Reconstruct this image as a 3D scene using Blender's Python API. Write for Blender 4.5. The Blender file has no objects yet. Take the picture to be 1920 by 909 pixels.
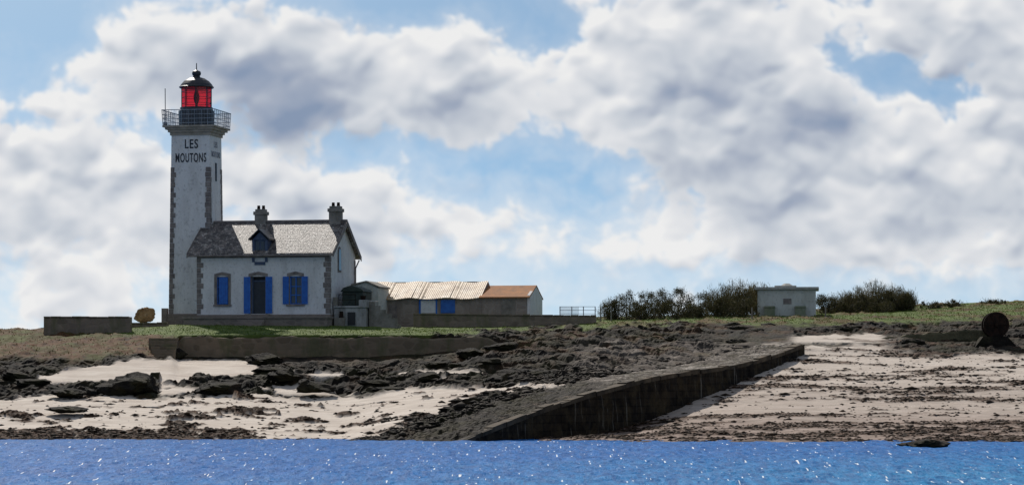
import bpy, bmesh, math, random
import numpy as np
from mathutils import Vector, Matrix
random.seed(7); rng=np.random.default_rng(7)
scene=bpy.context.scene; COL=scene.collection
F=5400.0; EYE=3.0; HZ=717.0
def wx(px,Y): return (px-960.0)*Y/F
def wz(row,Y): return EYE-(row-HZ)*Y/F
def sm(a,b,x):
    t=np.clip((x-a)/(b-a),0,1); return t*t*(3-2*t)

# ---------------------------------------------------------------- camera / view
cam=bpy.data.cameras.new("camera"); co=bpy.data.objects.new("camera",cam); COL.objects.link(co)
co.location=(0,0,EYE); co.rotation_euler=(math.radians(90),0,0)
cam.lens=F/1920*36; cam.sensor_width=36; cam.shift_y=(HZ-454.5)/1920
cam.clip_start=0.5; cam.clip_end=20000; scene.camera=co
scene.view_settings.view_transform='Standard'; scene.view_settings.look='None'; scene.view_settings.exposure=0

# ---------------------------------------------------------------- numpy noise
def h2(ix,iy,s):
    h=(ix.astype(np.int64)*374761393+iy.astype(np.int64)*668265263+s*974634777)&0xffffffff
    h=((h^(h>>13))*1274126177)&0xffffffff
    h=(h^(h>>16))&0xffffffff
    return h/4294967296.0
def pn(x,y,s=0):
    x0=np.floor(x);y0=np.floor(y);fx=x-x0;fy=y-y0
    u=fx*fx*fx*(fx*(fx*6-15)+10);v=fy*fy*fy*(fy*(fy*6-15)+10)
    def g(i,j):
        a=h2(x0+i,y0+j,s)*2*np.pi
        return np.cos(a)*(fx-i)+np.sin(a)*(fy-j)
    return ((g(0,0)*(1-u)+g(1,0)*u)*(1-v)+(g(0,1)*(1-u)+g(1,1)*u)*v)*1.5
def fbm(x,y,o=4,s=0):
    r=0;a=.5;t=0
    for i in range(o):
        r=r+a*pn(x,y,s+i*17);t+=a;a*=.5;x=x*2.03+3.1;y=y*2.03+1.7
    return r/t
def vor(x,y,s=0):
    x0=np.floor(x);y0=np.floor(y)
    f1=np.full(x.shape,9.);f2=np.full(x.shape,9.);c=np.zeros(x.shape)
    for i in(-1,0,1):
        for j in(-1,0,1):
            cx=x0+i;cy=y0+j
            d=np.hypot(cx+h2(cx,cy,s)-x,cy+h2(cx,cy,s+5)-y);rr=h2(cx,cy,s+9)
            n=d<f1
            f2=np.where(n,f1,np.minimum(f2,d));c=np.where(n,rr,c);f1=np.where(n,d,f1)
    return f1,f2,c

# ---------------------------------------------------------------- materials
def nmat(name):
    m=bpy.data.materials.new(name);m.use_nodes=True;nt=m.node_tree
    return m,nt,nt.nodes,nt.links,nt.nodes["Principled BSDF"]
def noise(nt,vec,scale,detail=6,rough=.6,dist=0):
    n=nt.nodes.new("ShaderNodeTexNoise");n.inputs["Scale"].default_value=scale
    n.inputs["Detail"].default_value=detail;n.inputs["Roughness"].default_value=rough;n.inputs["Distortion"].default_value=dist
    if vec is not None: nt.links.new(vec,n.inputs["Vector"])
    return n.outputs["Fac"]
def ramp(nt,fac,stops):
    r=nt.nodes.new("ShaderNodeValToRGB");e=r.color_ramp.elements
    while len(e)<len(stops): e.new(.5)
    for i,(p,c) in enumerate(stops):
        e[i].position=p
        if isinstance(c,(int,float)): c=(c,c,c)
        e[i].color=(*c,1)
    nt.links.new(fac,r.inputs[0]);return r.outputs[0]
def mix(nt,f,a,b,bt='MIX'):
    m=nt.nodes.new("ShaderNodeMix");m.data_type='RGBA';m.blend_type=bt
    for s,v in((m.inputs[0],f),(m.inputs[6],a),(m.inputs[7],b)):
        if isinstance(v,(int,float)): s.default_value=v
        elif isinstance(v,tuple): s.default_value=(*v,1)
        else: nt.links.new(v,s)
    return m.outputs[2]
def mth(nt,op,a,b=0.,c=None):
    m=nt.nodes.new("ShaderNodeMath");m.operation=op
    for i,v in enumerate((a,b) if c is None else (a,b,c)):
        if isinstance(v,(int,float)): m.inputs[i].default_value=v
        else: nt.links.new(v,m.inputs[i])
    return m.outputs[0]
def bump(nt,h,st,dist,bs):
    b=nt.nodes.new("ShaderNodeBump");b.inputs["Strength"].default_value=st;b.inputs["Distance"].default_value=dist
    nt.links.new(h,b.inputs["Height"]);nt.links.new(b.outputs[0],bs.inputs["Normal"])
def gpos(nt,scale=(1,1,1)):
    g=nt.nodes.new("ShaderNodeTexCoord")
    m=nt.nodes.new("ShaderNodeMapping");m.inputs["Scale"].default_value=scale
    nt.links.new(g.outputs["Object"],m.inputs[0]);return m.outputs[0]
def simple(name,a,b,scale=3,rough=.8,bs=.3,bd=.03,lo=.35,hi=.65,stretch=(1,1,1),metal=0,fine=None,spec=.5):
    m,nt,N,L,B=nmat(name);v=gpos(nt,stretch)
    f=noise(nt,v,scale,8,.65)
    c=ramp(nt,f,[(lo,a),(hi,b)])
    if fine:
        f2=noise(nt,v,scale*fine[0],4,.6);c=mix(nt,ramp(nt,f2,[(fine[2],0.),(fine[2]+.1,1.)]),c,fine[1])
    L.new(c,B.inputs["Base Color"]);B.inputs["Roughness"].default_value=rough;B.inputs["Metallic"].default_value=metal
    B.inputs["Specular IOR Level"].default_value=spec
    bump(nt,noise(nt,v,scale*4,6,.7),bs,bd,B);return m
def masonry(name,c1,c2,mortar,sx=.55,sz=.28,rough=.9,grime=None):
    m,nt,N,L,B=nmat(name);v=gpos(nt)
    sep=N.new("ShaderNodeSeparateXYZ");L.new(v,sep.inputs[0])
    u=mth(nt,'ADD',sep.outputs[0],sep.outputs[1])
    cb=N.new("ShaderNodeCombineXYZ");L.new(u,cb.inputs[0]);L.new(sep.outputs[2],cb.inputs[1])
    mp=N.new("ShaderNodeMapping");mp.inputs["Scale"].default_value=(1/sx,1/sz,1);L.new(cb.outputs[0],mp.inputs[0])
    vo=N.new("ShaderNodeTexVoronoi");vo.feature='DISTANCE_TO_EDGE';vo.inputs["Scale"].default_value=1;vo.inputs["Randomness"].default_value=.75;L.new(mp.outputs[0],vo.inputs["Vector"])
    vc=N.new("ShaderNodeTexVoronoi");vc.inputs["Scale"].default_value=1;vc.inputs["Randomness"].default_value=.75;L.new(mp.outputs[0],vc.inputs["Vector"])
    sc=N.new("ShaderNodeSeparateColor");L.new(vc.outputs["Color"],sc.inputs[0])
    c=mix(nt,sc.outputs[0],c1,c2)
    n=noise(nt,v,1.2,8,.65);c=mix(nt,mth(nt,'MULTIPLY',n,.8),c,mix(nt,.5,c1,mortar))
    e=ramp(nt,vo.outputs["Distance"],[(.02,1.),(.1,0.)])
    c=mix(nt,e,c,mortar)
    if grime:
        g=ramp(nt,noise(nt,gpos(nt,(1,1,.35)),.9,6,.6),[(.48,0.),(.62,1.)]);c=mix(nt,mth(nt,'MULTIPLY',g,.75),c,grime)
    L.new(c,B.inputs["Base Color"]);B.inputs["Roughness"].default_value=rough
    bump(nt,mth(nt,'ADD',vo.outputs["Distance"],mth(nt,'MULTIPLY',noise(nt,v,9,5,.6),.4)),.6,.06,B);return m
def whitewash(name,base,stain,amt=.5):
    m,nt,N,L,B=nmat(name)
    a=ramp(nt,noise(nt,gpos(nt,(1,1,.3)),1.3,8,.7),[(.45,0.),(.72,1.)])
    b=ramp(nt,noise(nt,gpos(nt),5,6,.7),[(.54,0.),(.66,1.)])
    c=mix(nt,mth(nt,'MULTIPLY',a,amt),base,stain)
    c=mix(nt,mth(nt,'MULTIPLY',b,.5),c,tuple(x*.6 for x in stain))
    L.new(c,B.inputs["Base Color"]);B.inputs["Roughness"].default_value=.9
    bump(nt,noise(nt,gpos(nt),3.5,8,.7),.5,.05,B);return m
M={}
M['white']=whitewash("whitewashed_render",(.74,.725,.71),(.43,.405,.38),.55)
M['white2']=whitewash("shed_render",(.60,.60,.55),(.32,.32,.27),.7)
M['porchw']=whitewash("stained_porch_render",(.42,.41,.39),(.13,.12,.10),.95)
M['whitepaint']=simple("white_paint",(.62,.62,.62),(.78,.78,.78),4,.6)
M['quoin']=simple("granite_quoin",(.13,.11,.105),(.29,.25,.225),2.5,.9)
M['granite']=masonry("granite_masonry",(.16,.13,.115),(.30,.24,.205),(.24,.20,.17))
M['field']=masonry("fieldstone",(.14,.105,.08),(.31,.235,.175),(.22,.17,.125),.6,.32,grime=(.12,.115,.055))
M['retain']=masonry("retaining_stone",(.12,.085,.052),(.27,.19,.12),(.19,.14,.09),.8,.4,grime=(.10,.095,.04))
M['shedwall']=masonry("shed_stone",(.24,.195,.165),(.38,.315,.265),(.34,.29,.25),.6,.3,grime=(.22,.18,.15))
M['blue']=simple("blue_paint",(.012,.10,.42),(.025,.16,.55),5,.5,.15,.01)
M['bluegrey']=simple("faded_blue_paint",(.035,.06,.115),(.07,.10,.17),5,.6,.15,.01)
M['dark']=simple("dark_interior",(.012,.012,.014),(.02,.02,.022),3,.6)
M['glass']=simple("window_glass",(.02,.03,.045),(.04,.05,.07),1,.08,.02,.01)
M['black']=simple("black_paint",(.012,.013,.016),(.03,.03,.035),4,.4,.2,.01)
M['letters']=simple("black_lettering_paint",(.02,.022,.03),(.10,.10,.11),6,.8,.1,.01,.45,.7)
M['faded']=simple("faded_lettering_paint",(.16,.17,.2),(.34,.34,.36),6,.8,.1,.01)
M['metal']=simple("galvanised_metal",(.2,.22,.25),(.36,.38,.42),4,.5,.1,.01,metal=.3)
M['orange']=simple("lichen_orange_sheet",(.42,.16,.04),(.24,.10,.035),2,.85,.3,.02)
M['rust']=simple("rusty_metal",(.010,.008,.007),(.035,.02,.014),3,.9,.4,.02,spec=.1)
M['concrete']=simple("stained_concrete",(.32,.31,.27),(.50,.48,.43),1.5,.9,fine=(4,(.2,.2,.13),.6))
M['dconc']=simple("dark_stained_stone",(.14,.125,.10),(.30,.27,.235),1.5,.9)
M['green']=simple("green_boxes",(.16,.19,.11),(.27,.28,.2),3,.7)
M['turf']=simple("turf_covered_stone",(.06,.055,.025),(.17,.14,.075),1.6,.95,.8,.12)
# slate
m,nt,N,L,B=nmat("slate_roof");M['slate']=m
v=gpos(nt)
br=N.new("ShaderNodeTexBrick");br.inputs["Scale"].default_value=1;br.inputs["Brick Width"].default_value=.28;br.inputs["Row Height"].default_value=.17;br.inputs["Mortar Size"].default_value=.008
br.inputs["Color1"].default_value=(.08,.07,.068,1);br.inputs["Color2"].default_value=(.19,.168,.155,1);br.inputs["Mortar"].default_value=(.03,.03,.03,1);L.new(v,br.inputs["Vector"])
li=ramp(nt,noise(nt,v,2.2,10,.75),[(.47,0.),(.58,1.)])
c=mix(nt,mth(nt,'MULTIPLY',li,.65),br.outputs["Color"],(.33,.27,.23))
sp=ramp(nt,noise(nt,v,4.5,5,.8),[(.56,0.),(.60,1.)]);c=mix(nt,mth(nt,'MULTIPLY',sp,.9),c,(.74,.68,.6))  # pale speckle, painted bright to stand for sun highlights on the slates
dk=ramp(nt,noise(nt,gpos(nt,(1,.5,1)),2.,8,.82),[(.50,0.),(.56,1.)]);c=mix(nt,mth(nt,'MULTIPLY',dk,.8),c,(.05,.04,.036))
L.new(c,B.inputs["Base Color"]);B.inputs["Roughness"].default_value=.5;B.inputs["Specular IOR Level"].default_value=.42
bump(nt,mth(nt,'ADD',br.outputs["Fac"],noise(nt,v,7,5,.75)),1.,.09,B)
# corrugated shed roof
m,nt,N,L,B=nmat("corrugated_roof");M['corr']=m
v=gpos(nt)
wv=N.new("ShaderNodeTexWave");wv.bands_direction='X';wv.inputs["Scale"].default_value=2.2;L.new(v,wv.inputs["Vector"])
c=ramp(nt,noise(nt,v,1.1,8,.7),[(.36,(.42,.26,.13)),(.5,(.62,.46,.29)),(.66,(.76,.64,.48))])
pt=ramp(nt,noise(nt,gpos(nt,(.5,1,1)),2.4,5,.7),[(.54,0.),(.60,1.)]);c=mix(nt,mth(nt,'MULTIPLY',pt,.75),c,(.24,.13,.065))
L.new(c,B.inputs["Base Color"]);B.inputs["Roughness"].default_value=.6
bump(nt,wv.outputs["Fac"],.3,.03,B)
# red glass
m,nt,N,L,B=nmat("red_glass");M['redglass']=m
tr=N.new("ShaderNodeBsdfTransparent");tr.inputs[0].default_value=(1,.2,.27,1)
tl=N.new("ShaderNodeBsdfTranslucent");tl.inputs[0].default_value=(.9,.06,.09,1)
gl=N.new("ShaderNodeBsdfGlossy");gl.inputs[0].default_value=(.6,.4,.4,1);gl.inputs["Roughness"].default_value=.1
m1=N.new("ShaderNodeMixShader");m1.inputs[0].default_value=.3;m2=N.new("ShaderNodeMixShader");m2.inputs[0].default_value=.08
L.new(tr.outputs[0],m1.inputs[1]);L.new(tl.outputs[0],m1.inputs[2]);L.new(m1.outputs[0],m2.inputs[1]);L.new(gl.outputs[0],m2.inputs[2]);L.new(m2.outputs[0],N["Material Output"].inputs[0])
def rockmat(name,stops,green=True):
    m,nt,N,L,B=nmat(name);v=gpos(nt)
    c=ramp(nt,noise(nt,v,1.4,10,.7),stops)
    if green:
        g=ramp(nt,noise(nt,v,.5,5,.6),[(.5,0.),(.62,1.)]);c=mix(nt,mth(nt,'MULTIPLY',g,.5),c,(.042,.038,.013))
    L.new(c,B.inputs["Base Color"]);B.inputs["Roughness"].default_value=.85
    B.inputs["Specular IOR Level"].default_value=.15
    bump(nt,noise(nt,v,3.5,10,.75),.9,.15,B);return m
M['rock']=rockmat("dark_rock",[(.35,(.006,.005,.004)),(.55,(.020,.016,.012)),(.7,(.06,.046,.033))])
M['orock']=rockmat("ochre_rock",[(.35,(.2,.10,.045)),(.55,(.42,.25,.11)),(.7,(.5,.36,.2))],False)
def leafmat(name,a,b):
    m,nt,N,L,B=nmat(name)
    g=N.new("ShaderNodeNewGeometry")
    c=mix(nt,g.outputs["Random Per Island"],a,b)
    L.new(c,B.inputs["Base Color"]);B.inputs["Roughness"].default_value=.8;B.inputs["Specular IOR Level"].default_value=.2
    tl=N.new("ShaderNodeBsdfTranslucent");L.new(c,tl.inputs[0]);ms=N.new("ShaderNodeMixShader");ms.inputs[0].default_value=.3
    L.new(B.outputs[0],ms.inputs[1]);L.new(tl.outputs[0],ms.inputs[2]);L.new(ms.outputs[0],N["Material Output"].inputs[0]);return m
M['leaf']=leafmat("shrub_leaf",(.022,.028,.011),(.105,.09,.04))
M['reed']=leafmat("tamarisk_leaf",(.06,.055,.022),(.17,.145,.07))
M['grassb']=leafmat("grass_blade",(.05,.095,.012),(.13,.17,.03))
M['heathb']=leafmat("heath_blade",(.05,.05,.014),(.15,.07,.032))
M['weed']=leafmat("seaweed_clump",(.016,.011,.007),(.085,.05,.028))
M['stone']=leafmat("loose_pebble",(.012,.009,.007),(.07,.055,.04))
M['bark']=simple("bark",(.05,.035,.025),(.1,.08,.06),6,.9)

# ---------------------------------------------------------------- mesh builder
class MB:
    def __init__(s): s.v=[];s.f=[]
    def add(s,vs,fs):
        o=len(s.v);s.v+=[tuple(p) for p in vs];s.f+=[tuple(i+o for i in f) for f in fs];return s
    def box(s,x0,x1,y0,y1,z0,z1):
        return s.add([(x0,y0,z0),(x1,y0,z0),(x1,y1,z0),(x0,y1,z0),(x0,y0,z1),(x1,y0,z1),(x1,y1,z1),(x0,y1,z1)],
          [(0,3,2,1),(4,5,6,7),(0,1,5,4),(1,2,6,5),(2,3,7,6),(3,0,4,7)])
    def frus(s,x,y,z0,z1,r0,r1,n=4,rot=None,cap=True):
        if rot is None: rot=math.pi/n
        vs=[];fs=[]
        for z,r in((z0,r0),(z1,r1)):
            for i in range(n):
                a=rot+2*math.pi*i/n;vs.append((x+r*math.cos(a),y+r*math.sin(a),z))
        for i in range(n): fs.append((i,(i+1)%n,n+(i+1)%n,n+i))
        if cap: fs+= [tuple(range(n))[::-1],tuple(range(n,2*n))]
        return s.add(vs,fs)
    def lathe(s,prof,n=24):
        for (r0,z0),(r1,z1) in zip(prof[:-1],prof[1:]): s.frus(0,0,z0,z1,max(r0,.001),max(r1,.001),n,0,False)
        return s
    def tube(s,p,q,r=.02,n=5):
        p=Vector(p);q=Vector(q);d=(q-p).normalized();a=d.orthogonal().normalized();b=d.cross(a)
        vs=[];
        for c in(p,q):
            for i in range(n):
                t=2*math.pi*i/n;vs.append(c+a*math.cos(t)*r+b*math.sin(t)*r)
        fs=[(i,(i+1)%n,n+(i+1)%n,n+i) for i in range(n)]+[tuple(range(n))[::-1],tuple(range(n,2*n))]
        return s.add(vs,fs)
    def prism(s,poly,y0,y1,ax='y'):
        n=len(poly)
        if ax=='y': vs=[(a,y0,b) for a,b in poly]+[(a,y1,b) for a,b in poly]
        else: vs=[(y0,a,b) for a,b in poly]+[(y1,a,b) for a,b in poly]
        fs=[(i,(i+1)%n,n+(i+1)%n,n+i) for i in range(n)]+[tuple(range(n))[::-1],tuple(range(n,2*n))]
        return s.add(vs,fs)
def mkobj(mb,name,mat,parent=None,loc=(0,0,0),rot=0,bev=0,smooth=False):
    me=bpy.data.meshes.new(name);me.from_pydata(mb.v,[],mb.f);me.materials.append(mat);me.update()
    if smooth: me.shade_smooth()
    o=bpy.data.objects.new(name,me);COL.objects.link(o);o.location=loc;o.rotation_euler[2]=rot
    if parent: o.parent=parent
    if bev:
        b=o.modifiers.new("b",'BEVEL');b.width=bev;b.segments=1
    return o
def root(name,label,cat,loc,rot=0,group=None):
    o=bpy.data.objects.new(name,None);COL.objects.link(o);o.location=loc;o.rotation_euler[2]=rot;o.empty_display_size=.5
    o["label"]=label;o["category"]=cat
    if group:o["group"]=group
    return o
def tag(o,label,cat,group=None):
    o["label"]=label;o["category"]=cat
    if group:o["group"]=group
    return o

# ---------------------------------------------------------------- slipway geometry (right edge)
SR=np.array([(-6.2,140.5,-1.5),(-2.9,146.5,-.06),(.7,152.5,1.30),(4.1,158,2.36),(8.25,165,3.38),(13.6,175,4.05),(15.6,179,4.48),(18.9,186,5.50)])
NX,NY=-.87,.5; SW=5.6
def slip(X,Y):
    Yr=Y.copy()
    for _ in range(3):
        w=(np.interp(Yr,SR[:,1],SR[:,0])-X)/(-NX)
        w=np.clip(w,-12,12);Yr=Y-NY*w
    return w,Yr,np.interp(Yr,SR[:,1],SR[:,2])

# ---------------------------------------------------------------- terrain
YK=np.array([130,147,154,160,168,174,180,186,187.3,187.65,192,198,203,215,235,260,300,345.])
def tab(d):
    px=np.array(sorted(d));Z=np.zeros((len(px),len(YK)))
    for i,p in enumerate(px):
        r=d[p]
        for j,Y in enumerate(YK):
            Z[i,j]=r[j] if r[j]<60 else wz(r[j],Y)
    return px,Z
TA=tab({
 0:[-2,-.6,822,795,750,722,690,662,656,655,640,622,618,6,4,0,-3,-5],
 250:[-2,-.6,822,795,752,722,685,657,652,650,634,617,612,6.5,5,1,-3,-5],
 322:[-2,-.6,822,795,752,720,688,662,652,650,630,613,609,6.8,6,2,-3,-5],
 335:[-2,-.6,822,795,752,720,692,674,669,628,619,610,608,6.8,6,2,-3,-5],
 640:[-2,-.6,822,800,760,728,699,674,668,628,620,612,608,7.0,6.5,3,-2,-5],
 700:[-2,-.3,815,790,752,722,695,672,667,628,620,614,610,7.0,6.5,3,-2,-5],
 760:[-2,-.15,803,777,745,718,690,669,664,628,621,618,613,7.0,6.5,3,-2,-5],
 900:[-2,-.2,790,766,734,706,682,660,654,628,622,620,613,7.0,6.5,4,-1,-5],
 980:[-2,-.2,780,758,720,698,674,652,643,640,630,618,612,7.1,6.5,4,-1,-5],
 1100:[-2,0,770,740,701,687,669,649,644,644,628,614,607,594,7,4,0,-5],
 1300:[-2,0,770,740,705,698,680,658,652,652,632,610,600,591,7.5,5,1,-5],
 1500:[-2,0,770,740,700,700,680,655,650,650,634,611,600,590,581,6,2,-5],
 1700:[-2,-.02,815,792,755,722,695,668,662,660,640,614,601,586,573,7,3,-5],
 1920:[-2,-.02,815,792,755,722,695,668,662,660,640,614,599,580,563,8,3,-5]})
TB=tab({
 700:[-2,-.3,-.1,820,812,760,700,668,640,628,622,615,608,7.0,6.5,3,-2,-5],
 1000:[-2,-.25,.0,815,795,745,695,660,645,640,628,618,612,7.1,6.5,4,-1,-5],
 1150:[-2,-.12,.05,810,780,735,690,655,646,644,627,612,606,594,7,4,0,-5],
 1300:[-2,-.08,817,797,760,728,692,662,655,655,632,610,600,591,7.5,5,1,-5],
 1500:[-2,-.05,816,792,754,722,693,663,655,655,634,611,600,590,581,6,2,-5],
 1700:[-2,-.03,816,792,755,722,695,668,662,660,640,614,601,586,573,7,3,-5],
 1920:[-2,-.02,816,792,755,722,695,668,662,660,640,614,599,580,563,8,3,-5]})
def bil(T,p,Y):
    px,Z=T;p=np.clip(p,px[0],px[-1]);Y=np.clip(Y,YK[0],YK[-1])
    i=np.clip(np.searchsorted(px,p)-1,0,len(px)-2);j=np.clip(np.searchsorted(YK,Y)-1,0,len(YK)-2)
    a=(p-px[i])/(px[i+1]-px[i]);b=(Y-YK[j])/(YK[j+1]-YK[j])
    return (Z[i,j]*(1-b)+Z[i,j+1]*b)*(1-a)+(Z[i+1,j]*(1-b)+Z[i+1,j+1]*b)*a
def axis(parts):
    out=[]
    for a,b,s in parts: out+=list(np.arange(a,b,s))
    return np.array(out+[parts[-1][1]])
gx=axis([(-160,-60,8),(-60,-37,.8),(-37,44,.125),(44,70,.8),(70,170,8)])
gy=axis([(125,142,1.2),(142,207,.15),(207,245,.4),(245,350,4)])
X,Y=np.meshgrid(gx,gy)
P=960+F*X/Y
zA=bil(TA,P,Y);zB=bil(TB,P,Y)
W,YR,ZS=slip(X,Y)
wt=sm(0.2,SW,W)
Z=zB*(1-wt)+zA*wt
Z=np.where(Y>186.5,zA*sm(186.5,188,Y)+Z*(1-sm(186.5,188,Y)),Z)
side=sm(52,110,np.abs(X+0));Z=Z*(1-side)-4*side
R=HZ-(Z-EYE)*F/Y
n1=fbm(X*.25,Y*.16,5,3);n2=fbm(X*.9,Y*.45,5,31);n3=fbm(X*2.5,Y*1.2,4,77)
Rn=R+n1*14+n2*7;Pn=P+n1*60+n2*25
left=W>SW*.6
toe=sm(-25,25,Pn-(670+(828-R)*3.0))*(R>740)          # weedy cobble slope beside the slipway toe
rb=np.interp(P,[0,200,300,470,700,770,920,1000],[742,738,748,741,742,728,725,725])
sandL=sm(-3,3,Rn-rb)*(1-toe)
lo=np.interp(P,[60,80,300,470,490],[716,718,710,703,690]);hi=np.interp(P,[60,80,250,470,490],[710,704,673,676,690])
patch=sm(-2,2,lo-(R+n2*5))*sm(-2,2,(R+n2*5)-hi)*((P>70)&(P<485))
pk=fbm(X*.16,Y*.20,4,150)
pocket=sm(.20,.27,pk+.15*n2)*sm(690,700,R)*sm(748,735,R)*(P>300)*(P<980)
pocket=np.maximum(pocket,sm(1.,.6,((P-845)/90)**2+((R-737)/11)**2+n2*.6))
patch=np.maximum(patch,pocket)
cb_=fbm(X*.30,Y*.55,5,90);cf_=fbm(X*1.1,Y*1.6,4,92)
clump=sm(.20,.29,cb_+.5*cf_+np.interp(R,[745,760,775,800],[-.10,-.08,.05,.0]))*.9
clump=np.maximum(clump,sm(803,808,R+n2*6)*sm(500,430,Pn)*sm(-.30,-.05,n3))
sand_l=np.clip(np.maximum(sandL*(1-clump),patch),0,1)
rr=sm(640,652,R+n2*8)
rockr=sm(1640,1720,Pn)*sm(670,660,Rn)*1.0
sand_r=np.clip(rr-rockr,0,1)
sand=np.where(left,sand_l,sand_r)
sand=np.where(Y>186,np.maximum(sand*(R>640)*(P>965),sm(626,631,Rn)*sm(645,640,R)*sm(1470,1500,P)*sm(1700,1640,P)),sand)
ws=fbm(X*.10,Y*.5,5,55)+.7*fbm(X*.6,Y*1.7,5,56)
thr=np.interp(R,[640,662,672,700,715,732,748,760,778,790,812,830],[.3,.16,.12,.12,.0,-.06,.16,.34,.20,.0,-.16,-.06])
weedR=sm(-.05,.20,ws-thr)
damp=np.interp(R,[650,670,700,740,770,790,830],[.12,.22,.22,.4,.45,.75,.92])
weed=np.where(left,sm(.0,.2,clump*.5*(sandL>.5)),np.clip(weedR*.92,0,1))
damp=np.where(left,.05+.2*sm(0,.3,cb_),damp)
gb=np.interp(P,[0,240,330,760,860,960,1100,1300,1500,1700,1920],[603,628,632,632,626,620,611,608,608,603,600])
grass=sm(3,-3,R+(n2*8+n1*8)*np.where((P>325)&(P<800),.2,1)-gb)*(Y>187.5)
heath=sm(672,660,Rn)*sm(420,300,Pn)*(Y>180)*(1-grass)*np.where((P>325)&(Y<187.6),0,1)
hg=sm(.0,.25,fbm(X*.25,Y*.25,4,812))*(P<400)*(Y>182)
heath=np.maximum(heath,grass*sm(.0,.2,fbm(X*.3,Y*.2,4,12))*sm(900,1200,P)*.8)
tw=sm(.0,.3,fbm(X*.35,Y*.3,4,200))*sm(710,640,R)*(P<1800)
rock=np.clip(1-sand-grass-heath,0,1)
a1,b1,c1=vor(X*.22+n1*.9+n2*.4,Y*.5+n2*.8,4);a2,b2,c2=vor(X*.8+n2*.6,Y*1.3+n1,8)
amp=np.interp(R,[595,640,660,700,745,760,830],[.55,.5,.45,.65,.65,.35,.2])
amp=amp*np.where(left,1,.7)*np.where((P>330)&(P<900),1-.75*sm(183,187,Y)*(Y<187.6),1)
nearslip=np.where((W>SW)&(W<SW+2),sm(SW,SW+2,W)*.6+.4,1);nearslip=np.where((W<=SW)&(W>0),.35,nearslip)
lump=fbm(X*.45,Y*.3,5,970)
rh=(.55*(c1-.45)-.3*sm(.16,.0,b1-a1))+.24*(c2-.5)-.12*sm(.2,0,b2-a2)+.55*n2+.9*lump+.16*n3
Z=Z+rh*rock*amp*nearslip*(Y>147)*(1-sm(205,215,Y)*.6)
Z=Z+sand*(.05*n1+.02*n3)+weed*.05*(1+n3)*(~left)+grass*(.05*n2+.03*n3)+heath*(.30*n2+.10*n3)
cl=(left&(sandL>.5)).astype(float)*clump;Z=Z+cl*.07*(1+n3+c2)
Z=Z+(n1*.22+n2*.12)*sm(142,147,Y)*sm(160,154,Y)      # uneven waterline
inside=(W>-.0)&(W<4.3+1.2*n2+.8*n3)&(YR>141)&(YR<186)
Z=np.where(inside,np.minimum(Z,ZS-.35),Z)
edge=(W>=4.3+1.2*n2+.8*n3)&(W<SW+.6)&(YR>147)&(YR<184)
Z=np.where(edge,np.maximum(Z,ZS-.16+.25*(c2-.4)+.3*n3),Z)
ny,nx=X.shape
def grid_mesh(name,X,Y,Z,mat,smoothmask=None):
    ny,nx=X.shape
    me=bpy.data.meshes.new(name);me.vertices.add(nx*ny)
    me.vertices.foreach_set("co",np.stack([X,Y,Z],-1).astype(np.float32).ravel())
    idx=np.arange(nx*ny).reshape(ny,nx)
    q=np.stack([idx[:-1,:-1],idx[:-1,1:],idx[1:,1:],idx[1:,:-1]],-1).reshape(-1,4)
    me.loops.add(q.size);me.loops.foreach_set("vertex_index",q.ravel().astype(np.int32))
    me.polygons.add(len(q));me.polygons.foreach_set("loop_start",(np.arange(len(q))*4).astype(np.int32));me.polygons.foreach_set("loop_total",np.full(len(q),4,np.int32))
    if smoothmask is None: s=np.ones(len(q),bool)
    else: s=smoothmask[:-1,:-1].ravel()
    me.polygons.foreach_set("use_smooth",s)
    me.update();me.validate();me.materials.append(mat)
    o=bpy.data.objects.new(name,me);COL.objects.link(o);return o
m,nt,N,L,B=nmat("island_ground");M['ground']=m
v=gpos(nt)
at=N.new("ShaderNodeAttribute");at.attribute_name="mask";s1=N.new("ShaderNodeSeparateColor");L.new(at.outputs["Color"],s1.inputs[0])
at2=N.new("ShaderNodeAttribute");at2.attribute_name="mask2";s2=N.new("ShaderNodeSeparateColor");L.new(at2.outputs["Color"],s2.inputs[0])
big=noise(nt,gpos(nt,(.5,1,1)),.22,4,.6)
rc=ramp(nt,mth(nt,'ADD',noise(nt,gpos(nt,(.6,1,1.6)),.8,12,.76),mth(nt,'MULTIPLY',mth(nt,'SUBTRACT',big,.5),.45)),[(.38,(.004,.0035,.003)),(.52,(.015,.012,.009)),(.63,(.050,.038,.028)),(.76,(.19,.15,.115))])
rg=ramp(nt,noise(nt,v,.3,6,.65),[(.46,0.),(.58,1.)]);rc=mix(nt,mth(nt,'MULTIPLY',rg,.5),rc,(.040,.036,.011))
ru=ramp(nt,noise(nt,gpos(nt,(1.2,1,1)),.55,8,.7),[(.52,0.),(.62,1.)]);rc=mix(nt,mth(nt,'MULTIPLY',ru,.5),rc,(.062,.033,.016))
rc=mix(nt,mth(nt,'MULTIPLY',s2.outputs[2],.8),rc,ramp(nt,noise(nt,gpos(nt,(.6,1,1)),1.1,9,.75),[(.42,(.05,.04,.032)),(.54,(.13,.105,.085)),(.66,(.36,.30,.25))]))
sc=ramp(nt,noise(nt,gpos(nt,(.5,1.5,1)),.8,10,.7),[(.35,(.53,.45,.375)),(.6,(.69,.61,.525)),(.8,(.76,.69,.61))])
sc=mix(nt,s2.outputs[1],sc,ramp(nt,noise(nt,gpos(nt,(.6,2.2,1)),1.2,10,.75),[(.38,(.11,.07,.05)),(.6,(.38,.28,.235))]))
wc=ramp(nt,noise(nt,v,2,8,.7),[(.38,(.026,.017,.011)),(.65,(.14,.08,.05))])
gc=ramp(nt,noise(nt,gpos(nt,(1,.5,1)),1.1,10,.75),[(.35,(.045,.065,.012)),(.52,(.09,.13,.022)),(.7,(.16,.19,.05))])
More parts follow.
